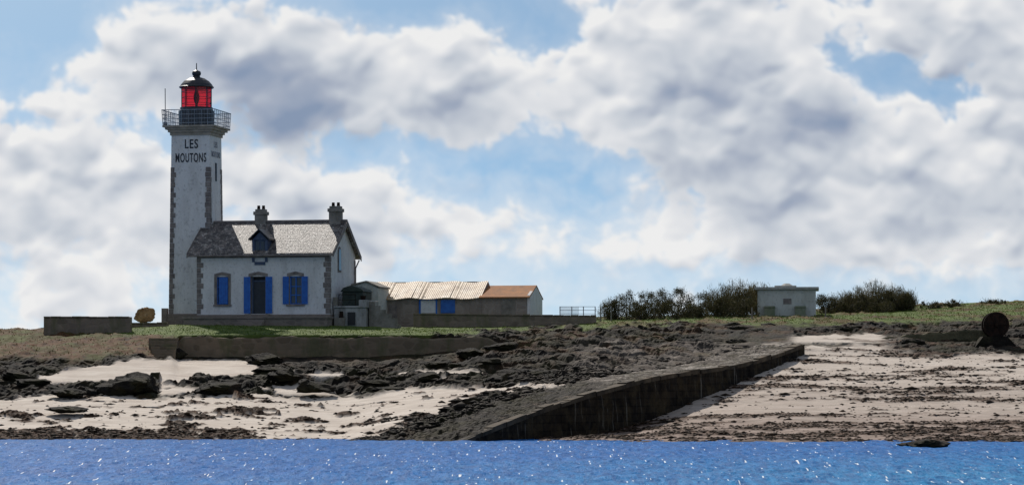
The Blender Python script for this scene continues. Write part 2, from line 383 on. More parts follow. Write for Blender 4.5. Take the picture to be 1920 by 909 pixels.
hc=ramp(nt,noise(nt,v,.8,10,.75),[(.38,(.035,.023,.012)),(.48,(.13,.058,.025)),(.56,(.075,.07,.02)),(.66,(.16,.08,.038)),(.76,(.10,.10,.03))])
c=mix(nt,s1.outputs[0],rc,sc);c=mix(nt,s1.outputs[1],c,gc);c=mix(nt,s2.outputs[0],c,hc);c=mix(nt,s1.outputs[2],c,wc)
L.new(c,B.inputs["Base Color"]);B.inputs["Roughness"].default_value=.85;B.inputs["Specular IOR Level"].default_value=.15
bump(nt,noise(nt,v,4,12,.75),.7,.10,B)
ter=grid_mesh("ground",X,Y,Z,M['ground'],rock<.5)
ter["kind"]="structure"
pale=sm(1040,1120,Pn)*sm(1520,1440,Pn)*sm(640,650,Rn)*sm(712,700,R)*left
for nm,ch in(("mask",(sand,np.maximum(grass,hg*heath*.8),weed)),("mask2",(np.maximum(heath*(1-hg*.6),tw*.6*rock),damp,pale))):
    A=ter.data.color_attributes.new(nm,'FLOAT_COLOR','POINT')
    A.data.foreach_set("color",np.stack([*[np.asarray(k,float) for k in ch],np.ones_like(X)],-1).astype(np.float32).ravel())
def gh(x,y):
    i=np.clip(np.searchsorted(gx,x)-1,0,nx-2);j=np.clip(np.searchsorted(gy,y)-1,0,ny-2)
    a=(x-gx[i])/(gx[i+1]-gx[i]);b=(y-gy[j])/(gy[j+1]-gy[j])
    return (Z[j,i]*(1-a)+Z[j,i+1]*a)*(1-b)+(Z[j+1,i]*(1-a)+Z[j+1,i+1]*a)*b
def samp(A,x,y):
    i=np.clip(np.searchsorted(gx,x)-1,0,nx-1);j=np.clip(np.searchsorted(gy,y)-1,0,ny-1);return A[j,i]

# ---------------------------------------------------------------- sea
sx=axis([(-9000,-1000,1000),(-1000,-100,90),(-100,-34,2),(-34,34,.16),(34,100,2),(100,1000,90),(1000,9000,1000)])
sy=axis([(-200,60,20),(60,80,1),(80,158,.2),(158,400,12),(400,1400,100),(1400,9400,1000)])
SX,SY=np.meshgrid(sx,sy)
fade=sm(78,84,SY)*sm(160,150,SY)*sm(34,31,np.abs(SX))
wv_=.14*fbm(SX*.5+SY*.08,SY*.4,3,400)+.09*fbm(SX*1.3,SY*1.0,3,410)+.05*fbm(SX*3,SY*2.2,3,420)
SZ=wv_*fade*np.interp(SY,[80,140,152],[1,.8,.35])
m,nt,N,L,B=nmat("sea_water");M['sea']=m
v=gpos(nt)
spx=N.new("ShaderNodeSeparateXYZ");L.new(v,spx.inputs[0])
tq=mth(nt,'ADD',mth(nt,'MULTIPLY',spx.outputs[0],.018),mth(nt,'MULTIPLY',mth(nt,'SUBTRACT',112.,spx.outputs[1]),.013))
tqr=ramp(nt,mth(nt,'ADD',tq,mth(nt,'MULTIPLY',mth(nt,'SUBTRACT',noise(nt,gpos(nt,(.05,.06,1)),1,6,.6),.5),.8)),[(.0,(.010,.150,.47)),(.8,(.035,.30,.56))])
rp=ramp(nt,noise(nt,gpos(nt,(3.,.22,1)),1,7,.75),[(.42,0.),(.58,1.)])
c=mix(nt,mth(nt,'MULTIPLY',rp,.65),tqr,(.004,.055,.23))
rp2=ramp(nt,noise(nt,gpos(nt,(4.5,.4,1)),1,5,.7),[(.56,0.),(.68,1.)]);c=mix(nt,mth(nt,'MULTIPLY',rp2,.35),c,(.10,.36,.64))
def sparkle(c,sx_,sy_,thr_,k_,seed):  # white flecks painted into the water colour as sun glints
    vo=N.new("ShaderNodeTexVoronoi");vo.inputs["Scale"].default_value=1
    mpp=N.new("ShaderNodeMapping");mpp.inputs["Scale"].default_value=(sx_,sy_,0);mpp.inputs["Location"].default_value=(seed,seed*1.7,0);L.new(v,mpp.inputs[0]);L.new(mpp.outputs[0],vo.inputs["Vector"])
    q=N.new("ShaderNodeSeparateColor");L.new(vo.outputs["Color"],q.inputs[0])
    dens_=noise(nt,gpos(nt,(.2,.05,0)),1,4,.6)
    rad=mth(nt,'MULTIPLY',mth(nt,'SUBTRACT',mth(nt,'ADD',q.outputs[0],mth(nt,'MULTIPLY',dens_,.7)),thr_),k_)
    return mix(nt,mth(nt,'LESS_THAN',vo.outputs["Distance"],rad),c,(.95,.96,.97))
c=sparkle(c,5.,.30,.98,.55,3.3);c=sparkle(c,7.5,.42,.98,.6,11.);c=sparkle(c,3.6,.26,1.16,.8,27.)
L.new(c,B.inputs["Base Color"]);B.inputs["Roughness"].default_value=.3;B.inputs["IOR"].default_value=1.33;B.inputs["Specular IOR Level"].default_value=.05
bump(nt,mth(nt,'ADD',noise(nt,gpos(nt,(1,.5,1)),3.6,5,.65),mth(nt,'MULTIPLY',noise(nt,v,9,3,.6),.35)),.8,.15,B)
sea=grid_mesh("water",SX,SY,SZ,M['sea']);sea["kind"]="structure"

# ---------------------------------------------------------------- slipway object
sl=root("slipway","long worn granite slipway running from the beach into the water","slipway",(0,0,0))
T=np.linspace(0,1,150);ds=np.r_[0,np.cumsum(np.hypot(np.diff(SR[:,0]),np.diff(SR[:,1])))];ds/=ds[-1]
rx=np.interp(T,ds,SR[:,0]);ry=np.interp(T,ds,SR[:,1]);rz=np.interp(T,ds,SR[:,2])
def smth(a,n=19):
    h_=n//2;b=np.r_[a[0]-(a[1]-a[0])*np.arange(h_,0,-1),a,a[-1]+(a[-1]-a[-2])*np.arange(1,h_+1)];return np.convolve(b,np.ones(n)/n,'valid')
rz=smth(rz);rx=smth(rx)
ww=np.interp(T,[0,.85,1],[SW,SW,3.2])
mb=MB();nw=30;vs=[];fs=[]
II=np.arange(150)[:,None]+np.zeros((1,nw+1));JJ=np.arange(nw+1)[None,:]+np.zeros((150,1))
nz=fbm(II*.25,JJ*.35,4,61);nzf=fbm(II*.9,JJ*.9,3,67)
for i in range(150):
    low=max(0,1-i/75)
    for j in range(nw+1):
        t=j/nw*ww[i];e_=min(1,j/3)
        vs.append((rx[i]+NX*t,ry[i]+NY*t,rz[i]+e_*(nz[i,j]*(.14+.22*low)+nzf[i,j]*(.06+.16*low))-.2*(t/SW)**2-low*.25*(t/SW)))
for i in range(149):
    for j in range(nw): a=i*(nw+1)+j;fs.append((a,a+nw+1,a+nw+2,a+1))
mb.add(vs,fs)
m,nt,N,L,B=nmat("slipway_cobbles");M['cob']=m
v=gpos(nt);vo=N.new("ShaderNodeTexVoronoi");vo.inputs["Scale"].default_value=3.;vo.feature='DISTANCE_TO_EDGE';L.new(v,vo.inputs["Vector"])
vc=N.new("ShaderNodeTexVoronoi");vc.inputs["Scale"].default_value=3.;L.new(v,vc.inputs["Vector"]);q=N.new("ShaderNodeSeparateColor");L.new(vc.outputs["Color"],q.inputs[0])
sp=N.new("ShaderNodeSeparateXYZ");L.new(v,sp.inputs[0])
hgt=mth(nt,'ADD',sp.outputs[2],mth(nt,'MULTIPLY',noise(nt,v,.4,6,.6),1.8))
dry=ramp(nt,mth(nt,'MULTIPLY',hgt,.2),[(.70,0.),(.82,1.)])
c=mix(nt,q.outputs[0],(.012,.010,.008),(.042,.034,.025))
bp=ramp(nt,noise(nt,gpos(nt,(.7,1,1)),.8,8,.75),[(.56,0.),(.64,1.)]);c=mix(nt,mth(nt,'MULTIPLY',bp,.8),c,(.16,.12,.085))
dryc=ramp(nt,noise(nt,gpos(nt,(.6,1,1)),.9,10,.78),[(.40,(.06,.048,.038)),(.50,(.15,.125,.102)),(.60,(.44,.39,.34))])
c=mix(nt,dry,c,dryc)
gw=ramp(nt,noise(nt,v,.45,7,.7),[(.46,0.),(.57,1.)]);c=mix(nt,mth(nt,'MULTIPLY',gw,.55),c,(.038,.033,.010))
c=mix(nt,ramp(nt,vo.outputs["Distance"],[(.02,.45),(.10,0.)]),c,(.010,.008,.006))
L.new(c,B.inputs["Base Color"]);B.inputs["Roughness"].default_value=.85;B.inputs["Specular IOR Level"].default_value=.12
bump(nt,mth(nt,'ADD',ramp(nt,vo.outputs["Distance"],[(0.,0.),(.2,1.)]),noise(nt,v,6,5,.6)),.6,.1,B)
mkobj(mb,"deck",M['cob'],sl)
m,nt,N,L,B=nmat("slipway_side_stone");M['sside']=m
v=gpos(nt);br=N.new("ShaderNodeTexBrick")
q=N.new("ShaderNodeSeparateXYZ");L.new(v,q.inputs[0]);cb=N.new("ShaderNodeCombineXYZ");L.new(q.outputs[1],cb.inputs[0]);L.new(q.outputs[2],cb.inputs[1]);L.new(cb.outputs[0],br.inputs["Vector"])
br.inputs["Scale"].default_value=1;br.inputs["Brick Width"].default_value=1.1;br.inputs["Row Height"].default_value=.42;br.inputs["Mortar Size"].default_value=.02
br.inputs["Color1"].default_value=(.012,.009,.007,1);br.inputs["Color2"].default_value=(.030,.022,.015,1);br.inputs["Mortar"].default_value=(.007,.006,.005,1)
c=mix(nt,ramp(nt,noise(nt,v,.9,8,.75),[(.45,0.),(.66,1.)]),br.outputs["Color"],(.065,.046,.024))
st=ramp(nt,noise(nt,gpos(nt,(1.4,1.4,.06)),2.6,4,.6),[(.62,0.),(.70,1.)]);c=mix(nt,mth(nt,'MULTIPLY',st,.42),c,(.32,.29,.24))
L.new(c,B.inputs["Base Color"]);B.inputs["Roughness"].default_value=.9;B.inputs["Specular IOR Level"].default_value=.1
bump(nt,mth(nt,'ADD',noise(nt,v,3,8,.7),br.outputs["Fac"]),.8,.1,B)
mb=MB();vs=[];fs=[]
for i in range(150):
    for j in range(5):
        out=.05*j+.06*math.sin(i*1.7+j*2.1)*(j>0)
        vs.append((rx[i]-NX*(out),ry[i]-NY*out,rz[i]-.02-j*.95))
for i in range(149):
    for j in range(4): a=i*5+j;fs.append((a,a+1,a+6,a+5))
o=len(vs)
for i in range(150): vs+=[(rx[i]+NX*ww[i],ry[i]+NY*ww[i],rz[i]-.5),(rx[i]+NX*ww[i],ry[i]+NY*ww[i],rz[i]-2.5)]
for i in range(149): a=o+i*2;fs.append((a,a+2,a+3,a+1))
mb.add(vs,fs);mkobj(mb,"side_wall",M['sside'],sl)
mb=MB()
i=8
while i<146:
    n_=random.choice((2,3,4))
    p0=Vector((rx[i],ry[i],rz[i]));p1=Vector((rx[min(i+n_,149)],ry[min(i+n_,149)],rz[min(i+n_,149)]));p1=p0+(p1-p0)*.97
    wv2=Vector((NX,NY,0))*random.uniform(.3,.55);o_=Vector((-NX,-NY,0))*random.uniform(.0,.12);j_=random.uniform(-.09,.03);up=Vector((0,0,.07+j_));dn=Vector((0,0,-.22))
    pts=[p0+o_,p1+o_,p1+wv2,p0+wv2]
    mb.add([p+dn for p in pts]+[p+up for p in pts],[(0,3,2,1),(4,5,6,7),(0,1,5,4),(1,2,6,5),(2,3,7,6),(3,0,4,7)])
    i+=n_
mkobj(mb,"coping",simple("coping_stone",(.018,.014,.010),(.12,.088,.055),.6,.85,spec=.2),sl)

# ---------------------------------------------------------------- keeper's house
TH=math.radians(-11.5)
GZ=6.85
house=root("keeper_house","white stone house with slate roof, dormer and blue shutters","house",(-12.67,200,0),TH)
E=12.08;RD=14.45;DW=7.1;LW=9.6;y_r=DW/2
FZ=7.8
ops=[(-8.17,-7.31,8.46,10.4),(-5.67,-4.62,FZ,10.4),(-2.88,-2.02,8.46,10.4)]
xs=sorted(set([-LW,0]+[o[0] for o in ops]+[o[1] for o in ops]))
mb=MB()
for a,b in zip(xs[:-1],xs[1:]):
    op=[o for o in ops if o[0]<=a+1e-6 and o[1]>=b-1e-6]
    if not op: mb.box(a,b,0,.45,GZ,E)
    else:
        mb.box(a,b,0,.45,op[0][3],E);mb.box(a,b,0,.45,GZ,op[0][2])
gp=[(.45,GZ),(DW,GZ),(DW,E),(y_r,RD-.15),(.45,E+.1)]
mb.prism(gp,-.45,0,'x');mb.prism(gp,-LW,-LW+.45,'x');mb.box(-LW+.45,-.45,DW-.45,DW,GZ,E)
mkobj(mb,"wall",M['white'],house)
mb=MB();mb.box(-LW+.45,-.45,.46,.5,GZ,E-.1);mkobj(mb,"interior_dark_sheet",M['dark'],house)  # near-black sheet behind the openings, standing in for unlit rooms
def slab(mb,x0,x1,y0,z0,y1,z1,t=.14):
    mb.add([(x0,y0,z0),(x1,y0,z0),(x1,y1,z1),(x0,y1,z1),(x0,y0,z0+t),(x1,y0,z0+t),(x1,y1,z1+t),(x0,y1,z1+t)],
      [(0,3,2,1),(4,5,6,7),(0,1,5,4),(1,2,6,5),(2,3,7,6),(3,0,4,7)])
slp=(RD-.2-E)/y_r
mb=MB();ov=.38
slab(mb,-LW-.62,.32,-ov,E-ov*slp,y_r,RD-.2);slab(mb,-LW-.62,.32,y_r,RD-.2,DW+ov,E-ov*slp)
roof=mkobj(mb,"roof",M['slate'],house)
mb=MB();mb.tube((-LW+.1,y_r,RD-.02),(.34,y_r,RD-.02),.09,6);mkobj(mb,"ridge_capping",M['quoin'],house)
mb=MB();mb.tube((-LW-.62,-ov-.06,E-ov*slp+.0),(.34,-ov-.06,E-ov*slp+.0),.065,6);mkobj(mb,"gutter",M['quoin'],house)
mb=MB();mb.tube((.2,DW+.3,E-.3),(.12,DW-.4,E-.9),.05);mb.tube((.12,DW-.4,E-.9),(.12,DW-.4,GZ+.3),.05);mkobj(mb,"downpipe",M['quoin'],house)
for x in(.32,-LW-.66):
    mb=MB();slab(mb,x,x+.05,-ov,E-ov*slp-.14,y_r,RD-.36,.34);slab(mb,x,x+.05,y_r,RD-.36,DW+ov,E-ov*slp-.14,.34)
    mkobj(mb,"verge_board",M['quoin'],house)
def chimney(x,y,w,d,top):
    mb=MB();mb.box(x-w/2,x+w/2,y-d/2,y+d/2,RD-1.2,top-.32);mb.box(x-w/2-.08,x+w/2+.08,y-d/2-.08,y+d/2+.08,top-.46,top-.22)
    mb.box(x-w/2+.03,x+w/2-.03,y-d/2+.03,y+d/2-.03,top-.22,top-.05);mb.box(x-w/2-.1,x+w/2+.1,y-d/2-.06,y+d/2+.06,RD-.55,RD-.3)
    c=mkobj(mb,"chimney",M['dconc'],roof,bev=.02)
    for dx in(-w*.22,w*.22):
        mb=MB();mb.frus(x+dx,y,top-.05,top+.22,.12,.1,8);mkobj(mb,"chimney_pot",M['rust'],c)
chimney(-6.0,y_r+.05,.8,.6,15.35);chimney(-.5,y_r,.85,.7,15.5)
mb=MB();dx0,dx1=-5.58,-4.46;dc=(dx0+dx1)/2;dt_=13.0
mb.box(dx0,dx0+.18,-.06,2,11.4,dt_);mb.box(dx1-.18,dx1,-.06,2,11.4,dt_);mb.box(dx0+.18,dx1-.18,-.06,.3,11.2,11.42);mb.prism([(dx0,dt_-.05),(dx1,dt_-.05),(dc,dt_+.5)],-.06,.3)
dm=mkobj(mb,"dormer",M['bluegrey'],house)
mb=MB();mb.box(dx0+.18,dx1-.18,.06,.1,11.42,dt_);mkobj(mb,"dormer_window",M['bluegrey'],dm)
for i in range(2):
    mb=MB();mb.box(dx0+.25+i*.36,dx0+.25+i*.36+.26,.035,.06,11.65,dt_-.15);mkobj(mb,"window_pane",M['glass'],dm)
mb=MB()
for s in(-1,1):
    a=dc;b=dc+s*.76;q0=[(a,-.3,dt_+.62),(b,-.3,dt_-.08),(b,2.6,dt_-.08),(a,3.0,dt_+.62)]
    mb.add(q0+[(p[0],p[1],p[2]+.1) for p in q0],[(0,1,2,3),(4,5,6,7),(0,1,5,4),(1,2,6,5),(2,3,7,6),(3,0,4,7)])
mkobj(mb,"dormer_roof",M['black'],dm)
def quoins(mb,x,y,z0,z1,sx_,sy_,h=.36,a=.42,b=.3,pr=.02):
    z=z0;i=0
    while z<z1-.1:
        l=a if i%2 else b;k_=b if i%2 else a
        l+=random.uniform(-.04,.05);k_+=random.uniform(-.04,.05)
        xa,xb=(x+pr*sx_,x-l*sx_);ya,yb=(y+pr*sy_,y-k_*sy_)
        mb.box(min(xa,xb),max(xa,xb),min(ya,yb),max(ya,yb),z,min(z+h-.02,z1));z+=h;i+=1
for c3 in((0,0,E-.15,1,-1),(-LW,0,E-.15,-1,-1),(0,DW,E-.3,1,1)):
    mb=MB();quoins(mb,c3[0],c3[1],FZ,c3[2],c3[3],c3[4]);mkobj(mb,"corner_quoins",M['quoin'],house)
mb=MB();mb.box(-LW-.05,.05,-.05,-.003,GZ,FZ-.05);mb.box(.003,.05,-.003,DW,GZ,FZ-.05);mkobj(mb,"plinth",M['granite'],house)
mb=MB();mb.box(-LW,0,-.07,-.003,E-.38,E-.2);mkobj(mb,"eaves_course",M['quoin'],house)
mb=MB();mb.box(-LW-.5,.2,-1.5,-.08,GZ-.6,7.45);mb.box(-LW-.6,.3,-1.6,-.06,7.45,7.58)
for i in range(3): mb.box(-6.1,-4.2,-1.6-.32*(i+1),-1.6-.32*i,GZ-.6,7.35-.17*i)
mb.box(-6.0,-4.3,-.55,-.06,7.58,7.76)
mkobj(mb,"terrace",M['granite'],house)
def surround(x0,x1,z0,z1,sill=True):
    mb=MB();t=.17
    mb.box(x0-t,x0,-.035,.2,z0,z1);mb.box(x1,x1+t,-.035,.2,z0,z1)
    n=8;xm=(x0+x1)/2
    top=[(x0-t,z1),(x0,z1)]+[(x0+(x1-x0)*i/n,z1+.0+.09*math.sin(math.pi*i/n)) for i in range(1,n)]+[(x1,z1),(x1+t,z1),(x1+t,z1+.2),(xm,z1+.34),(x0-t,z1+.2)]
    mb.prism(top,-.035,.0-.003)
    if sill: mb.box(x0-t-.05,x1+t+.05,-.1,.2,z0-.14,z0)
    return mb
for (x0,x1,z0,z1) in ops[::2]:
    w=mkobj(surround(x0,x1,z0,z1),"window",M['quoin'],house)
    mb=MB();mb.box(x0,x1,.2,.22,z0,z1);mkobj(mb,"window_pane",M['glass'],w)
    mb=MB()
    for xx in(x0,x1-.07,(x0+x1)/2-.04): mb.box(xx,xx+.08 if xx<x1-.08 else x1,.13,.195,z0,z1)
    for zz in(z0,z0+.6,z0+1.2,z1-.09): mb.box(x0+.003,x1-.003,.14,.19,zz,zz+.07)
    mkobj(mb,"window_frame",M['blue'],w)
def shutter(par,x0,x1,z0,z1,y=-.09):
    mb=MB();mb.box(x0,x1,y,y+.045,z0,z1)
    for zz in(z0+.25,z1-.35): mb.box(x0+.02,x1-.02,y-.025,y-.002,zz,zz+.1)
    for k_ in range(1,4): mb.box(x0+(x1-x0)*k_/4-.008,x0+(x1-x0)*k_/4+.008,y-.012,y-.001,z0+.02,z1-.02)
    return mkobj(mb,"shutter",M['blue'],par)
shutter(house,-7.99,-7.36,8.5,10.36,-.02)
shutter(house,-3.35,-2.92,8.46,10.38);shutter(house,-1.98,-1.55,8.46,10.38)
x0,x1,z0,z1=ops[1]
d=mkobj(surround(x0,x1,z0,z1,False),"door_surround",M['quoin'],house)
mb=MB();mb.box(x0+.1,x1-.1,.3,.36,z0,z1-.35);dd=mkobj(mb,"door",M['black'],house)
mb=MB();mb.box(x0,x0+.1,.26,.38,z0,z1);mb.box(x1-.1,x1,.26,.38,z0,z1);mb.box(x0+.1,x1-.1,.26,.38,z1-.35,z1-.25);mkobj(mb,"door_frame",M['bluegrey'],dd)
shutter(house,x0-.5,x0-.03,z0+.03,z1-.02);shutter(house,x1+.03,x1+.5,z0+.03,z1-.02)
mb=MB();yw=2.6;n=8
arc=[(yw-.3,10.9),(yw+.3,10.9)]+[(yw+.3*math.cos(math.pi*i/n),12.1+.3*math.sin(math.pi*i/n)) for i in range(n+1)]
big=[(yw-.45,10.75),(yw+.45,10.75)]+[(yw+.45*math.cos(math.pi*i/n),12.1+.45*math.sin(math.pi*i/n)) for i in range(n+1)]
mb.prism(big,.004,.04,'x');w=mkobj(mb,"gable_window",M['quoin'],house)
mb=MB();mb.prism(arc,.041,.07,'x');mkobj(mb,"window_pane",M['glass'],w)

# side landing with porch
po=root("side_porch","low stained raised landing with dark lean-to and stone steps","porch",(-12.67,200,0),TH)
mb=MB();mb.box(.15,2.45,.6,4.2,GZ-.3,8.2);mb.box(.15,2.55,.5,4.3,8.2,8.33)
mkobj(mb,"base_wall",M['porchw'],po,bev=.03)
mb=MB();mb.box(1.9,2.45,.7,4.2,8.33,8.75);mkobj(mb,"parapet",M['porchw'],po,bev=.03)
mb=MB();mb.box(.1,.4,.55,.8,8.33,8.95);mkobj(mb,"pier",M['dconc'],po,bev=.03)
mb=MB();mb.box(.5,2.0,1.5,4.0,8.33,9.35);mb.prism([(.4,9.35),(2.1,9.35),(1.9,9.55),(1.2,9.8),(.6,9.62)],1.35,4.1);mkobj(mb,"lean_to",simple("dark_green_boarding",(.014,.024,.018),(.045,.06,.045),3,.7),po,bev=.03)
mb=MB()
for i in range(8): mb.box(2.56+.24*i,2.56+.24*(i+1)+.02,1.2,2.5,GZ-.3,8.25-.17*i)
for i in range(5): mb.box(2.56+.4*i,2.56+.4*(i+1),1.0,1.18,GZ-.3,8.62-.28*i)
mkobj(mb,"steps",M['dconc'],po)
mb=MB();mb.box(.3,1.0,.1,.45,GZ-.2,7.5);mkobj(mb,"hatch",M['dconc'],po)
mb=MB();mb.box(1.15,1.7,.52,.59,7.0,7.9);mkobj(mb,"door",M['dark'],po)
for a in((.75,.35,7.5,7.95,.16,.13),(2.1,1.2,8.75,9.05,.14,.2)):
    mb=MB();mb.frus(*a,10);mkobj(mb,"pot",M['rust'],po)
mb=MB();mb.tube((.5,.62,8.33),(.5,.62,9.15),.025);mb.tube((1.7,.62,8.33),(1.7,.62,9.15),.025);mb.tube((.5,.62,9.12),(1.7,.62,9.12),.025);mb.tube((.5,.62,8.75),(1.7,.62,8.75),.018);mkobj(mb,"handrail",M['rust'],po)

an=root("annex","small pale rendered outbuilding with low roof behind the porch","outbuilding",(-9.9,205.5,0),TH)
mb=MB();mb.prism([(-1.6,GZ),(.35,GZ),(.35,9.75),(-.5,10.15),(-1.6,9.9)],0,3.2);mkobj(mb,"wall",M['white2'],an)
mb=MB();mb.prism([(-1.7,9.9),(-.5,10.16),(.45,9.76),(.45,9.86),(-.5,10.27),(-1.7,10.02)],-.12,3.3);mkobj(mb,"roof",M['dconc'],an)

# ---------------------------------------------------------------- lighthouse
TC=(-22.62,206.5)
lh=root("lighthouse","square white lighthouse tower with red lantern and black dome","lighthouse",(TC[0],TC[1],0),TH)
def hw(z): return 1.56+(1.41-1.56)*(z-7)/13.8
S2=math.sqrt(2)
mb=MB();mb.frus(0,0,6.0,20.8,hw(6.)*S2,hw(20.8)*S2,4);mkobj(mb,"tower_wall",M['white'],lh)
mb=MB();mb.box(-1.66,1.66,-1.66,1.66,6.0,7.9);mkobj(mb,"plinth",M['granite'],lh,bev=.04)
for sx_,sy_ in((1,-1),(-1,-1),(1,1),(-1,1)):
    mb=MB();z=7.9;i=0
    while z<18.3:
        h=hw(z)
        a,b=(.36,.27) if (i%2) else (.27,.36)
        a+=random.uniform(-.04,.06);b+=random.uniform(-.04,.06)
        xa,xb=sx_*(h+.02),sx_*(h-a);ya,yb=sy_*(h+.02),sy_*(h-b)
        mb.box(min(xa,xb),max(xa,xb),min(ya,yb),max(ya,yb),z,z+.34)
        z+=.36;i+=1
    mkobj(mb,"corner_quoins",M['quoin'],lh)
mb=MB();mb.box(-1.5,1.5,-1.5,1.5,20.6,20.82);mb.box(-1.62,1.62,-1.62,1.62,20.82,21.0);mb.box(-1.78,1.78,-1.78,1.78,21.0,21.16);mb.box(-1.93,1.93,-1.93,1.93,21.16,21.28)
mkobj(mb,"cornice",simple("weathered_granite",(.24,.21,.17),(.42,.37,.31),2,.9),lh)
mb=MB();r=1.9
for k_ in range(9):
    t=-r+2*r*k_/8
    for p in((t,-r),(t,r),(-r,t),(r,t)):
        mb.tube((p[0],p[1],21.28),(p[0]*1.03,p[1]*1.03,22.38),.02,4)
for zz,rr_ in((21.45,1.0),(21.75,1.01),(22.05,1.02),(22.38,1.03)):
    q=r*rr_
    for a,b in(((-q,-q),(q,-q)),((q,-q),(q,q)),((q,q),(-q,q)),((-q,q),(-q,-q))): mb.tube((*a,zz),(*b,zz),.022 if zz<22.3 else .035,4)
for k_ in range(33):
    t=-r+2*r*k_/32
    for p in((t,-r),(t,r),(-r,t),(r,t)): mb.tube((p[0],p[1],21.3),(p[0]*1.03,p[1]*1.03,22.35),.008,3)
mkobj(mb,"railing",M['metal'],lh)
lan=mkobj(MB().lathe([(1.28,21.28),(1.28,22.45),(1.18,22.5),(1.18,22.68),(1.0,22.7),(.2,22.71)],20),"lantern_base",M['black'],lh)
mb=MB();n=8;rg=1.05
for k_ in range(n):
    a0=2*math.pi*(k_+.04)/n+.25;a1=2*math.pi*(k_+.96)/n+.25
    mb.add([(rg*math.cos(a0),rg*math.sin(a0),22.7),(rg*math.cos(a1),rg*math.sin(a1),22.7),(rg*math.cos(a1),rg*math.sin(a1),24.1),(rg*math.cos(a0),rg*math.sin(a0),24.1)],[(0,1,2,3)])
mkobj(mb,"lantern_glass",M['redglass'],lh)
mb=MB()
for k_ in range(n):
    a=2*math.pi*k_/n+.25;mb.tube((1.06*math.cos(a),1.06*math.sin(a),22.68),(1.06*math.cos(a),1.06*math.sin(a),24.12),.035,4)
    b=2*math.pi*(k_+1)/n+.25
    for zz in(22.98,23.4,23.82): mb.tube((1.06*math.cos(a),1.06*math.sin(a),zz),(1.06*math.cos(b),1.06*math.sin(b),zz),.02,4)
mkobj(mb,"glazing_bars",M['black'],lh)
mkobj(MB().lathe([(.08,22.7),(.1,22.95),(.2,23.2),(.22,23.4),(.2,23.6),(.12,23.85),(.05,24.05)],12),"optic",M['rust'],lh)
mkobj(MB().lathe([(.1,24.08),(1.22,24.08),(1.26,24.16),(1.2,24.2),(1.1,24.36),(.9,24.58),(.6,24.77),(.28,24.86),(.24,24.95),(.3,25.02),(.33,25.15),(.28,25.28),(.1,25.36),(.04,25.4),(.03,25.85),(.0,25.9)],24),"dome",M['black'],lh,smooth=True)
mb=MB();mb.tube((-2.0,-1.0,21.2),(-2.02,-1.0,24.0),.03);mb.tube((-2.2,-1.0,21.9),(-1.85,-1.0,21.9),.02);mb.box(-2.12,-1.9,-1.1,-.9,21.3,21.6);mkobj(mb,"antenna",M['black'],lh)
mb=MB();mb.tube((1.35,-.9,21.2),(1.35,-.9,23.35),.022);mb.tube((1.28,-.9,22.9),(1.42,-.9,22.9),.04);mkobj(mb,"antenna",M['black'],lh)
for a,b in((17.4,18.7),(12.2,13.2)):
    h=hw(a);mb=MB();mb.box(h-.1,h+.03,-.16,.16,a,b);mkobj(mb,"slit_window",M['dark'],lh)
mb=MB();mb.box(-2.1,-1.7,-1.6,-1.2,6.3,8.3);mkobj(mb,"side_buttress",M['quoin'],lh)
def letter(txt,w,h,cx,cz,face):
    cu=bpy.data.curves.new("t",'FONT');cu.body=txt;cu.align_x='CENTER';cu.align_y='CENTER';cu.extrude=.008;cu.offset=.018;cu.space_character=1.15
    t=bpy.data.objects.new("t",cu);COL.objects.link(t)
    bpy.context.view_layer.update()
    me=bpy.data.meshes.new_from_object(t.evaluated_get(bpy.context.evaluated_depsgraph_get()))
    bpy.data.objects.remove(t)
    n=len(me.vertices);c=np.zeros(n*3);me.vertices.foreach_get("co",c);c=c.reshape(-1,3)
    mn=c.min(0);mx=c.max(0);c[:,0]=(c[:,0]-(mn[0]+mx[0])/2)*w/(mx[0]-mn[0]);c[:,1]=(c[:,1]-(mn[1]+mx[1])/2)*h/(mx[1]-mn[1])
    zz=cz+c[:,1];hh=1.56+(1.41-1.56)*(zz-7)/13.8+.012+c[:,2]
    if face=='f': out=np.stack([cx+c[:,0],-hh,zz],-1)
    else: out=np.stack([hh,cx+c[:,0],zz],-1)
    me.vertices.foreach_set("co",out.ravel());me.update();me.name="lettering"
    me.materials.clear();me.materials.append(M['letters'] if face=='f' else M['faded'])
    o=bpy.data.objects.new("lettering",me);COL.objects.link(o);o.parent=lh
letter("LES",.98,.66,.08,19.98,'f');letter("MOUTONS",2.28,.66,.04,19.0,'f')
letter("LES",.8,.42,0,20.0,'s');letter("MOUTONS",2.0,.42,0,19.3,'s')

# ---------------------------------------------------------------- sheds
sh=root("long_shed","long low stone shed with weathered tan roof and blue doors","shed",(1.1,206,0),TH)
mb=MB();x0,x1=-11.75,-3.35;D=4.6;e=9.15;rd=10.28
mb.prism([(0,GZ-.2),(D,GZ-.2),(D,e),(D/2,rd-.1),(0,e)],x0,x1,'x');mkobj(mb,"wall",M['shedwall'],sh)
mb=MB();s_=(rd-e)/(D/2)
nn=34
for k_ in range(nn):
    a=x0-.3+(x1-x0+.3)*k_/nn;b=x0-.3+(x1-x0+.3)*(k_+1)/nn-.002;j_=random.uniform(-.006,.008)+.05*math.sin(k_*.6)
    slab(mb,a,b,-.3+random.uniform(-.06,.06),e-.3*s_+j_,D/2+random.uniform(-.02,.0),rd+j_,.05)
slab(mb,x0-.3,x1,D/2,rd,D+.3,e-.3*s_,.05)
mkobj(mb,"roof",M['corr'],sh)
mb=MB();mb.box(-6.35,-5.3,-.05,-.003,8.0,8.95);mkobj(mb,"door",M['blue'],sh)
mb=MB();mb.box(-7.85,-6.6,-.05,-.003,8.0,8.95);w=mkobj(mb,"white_door",M['whitepaint'],sh)
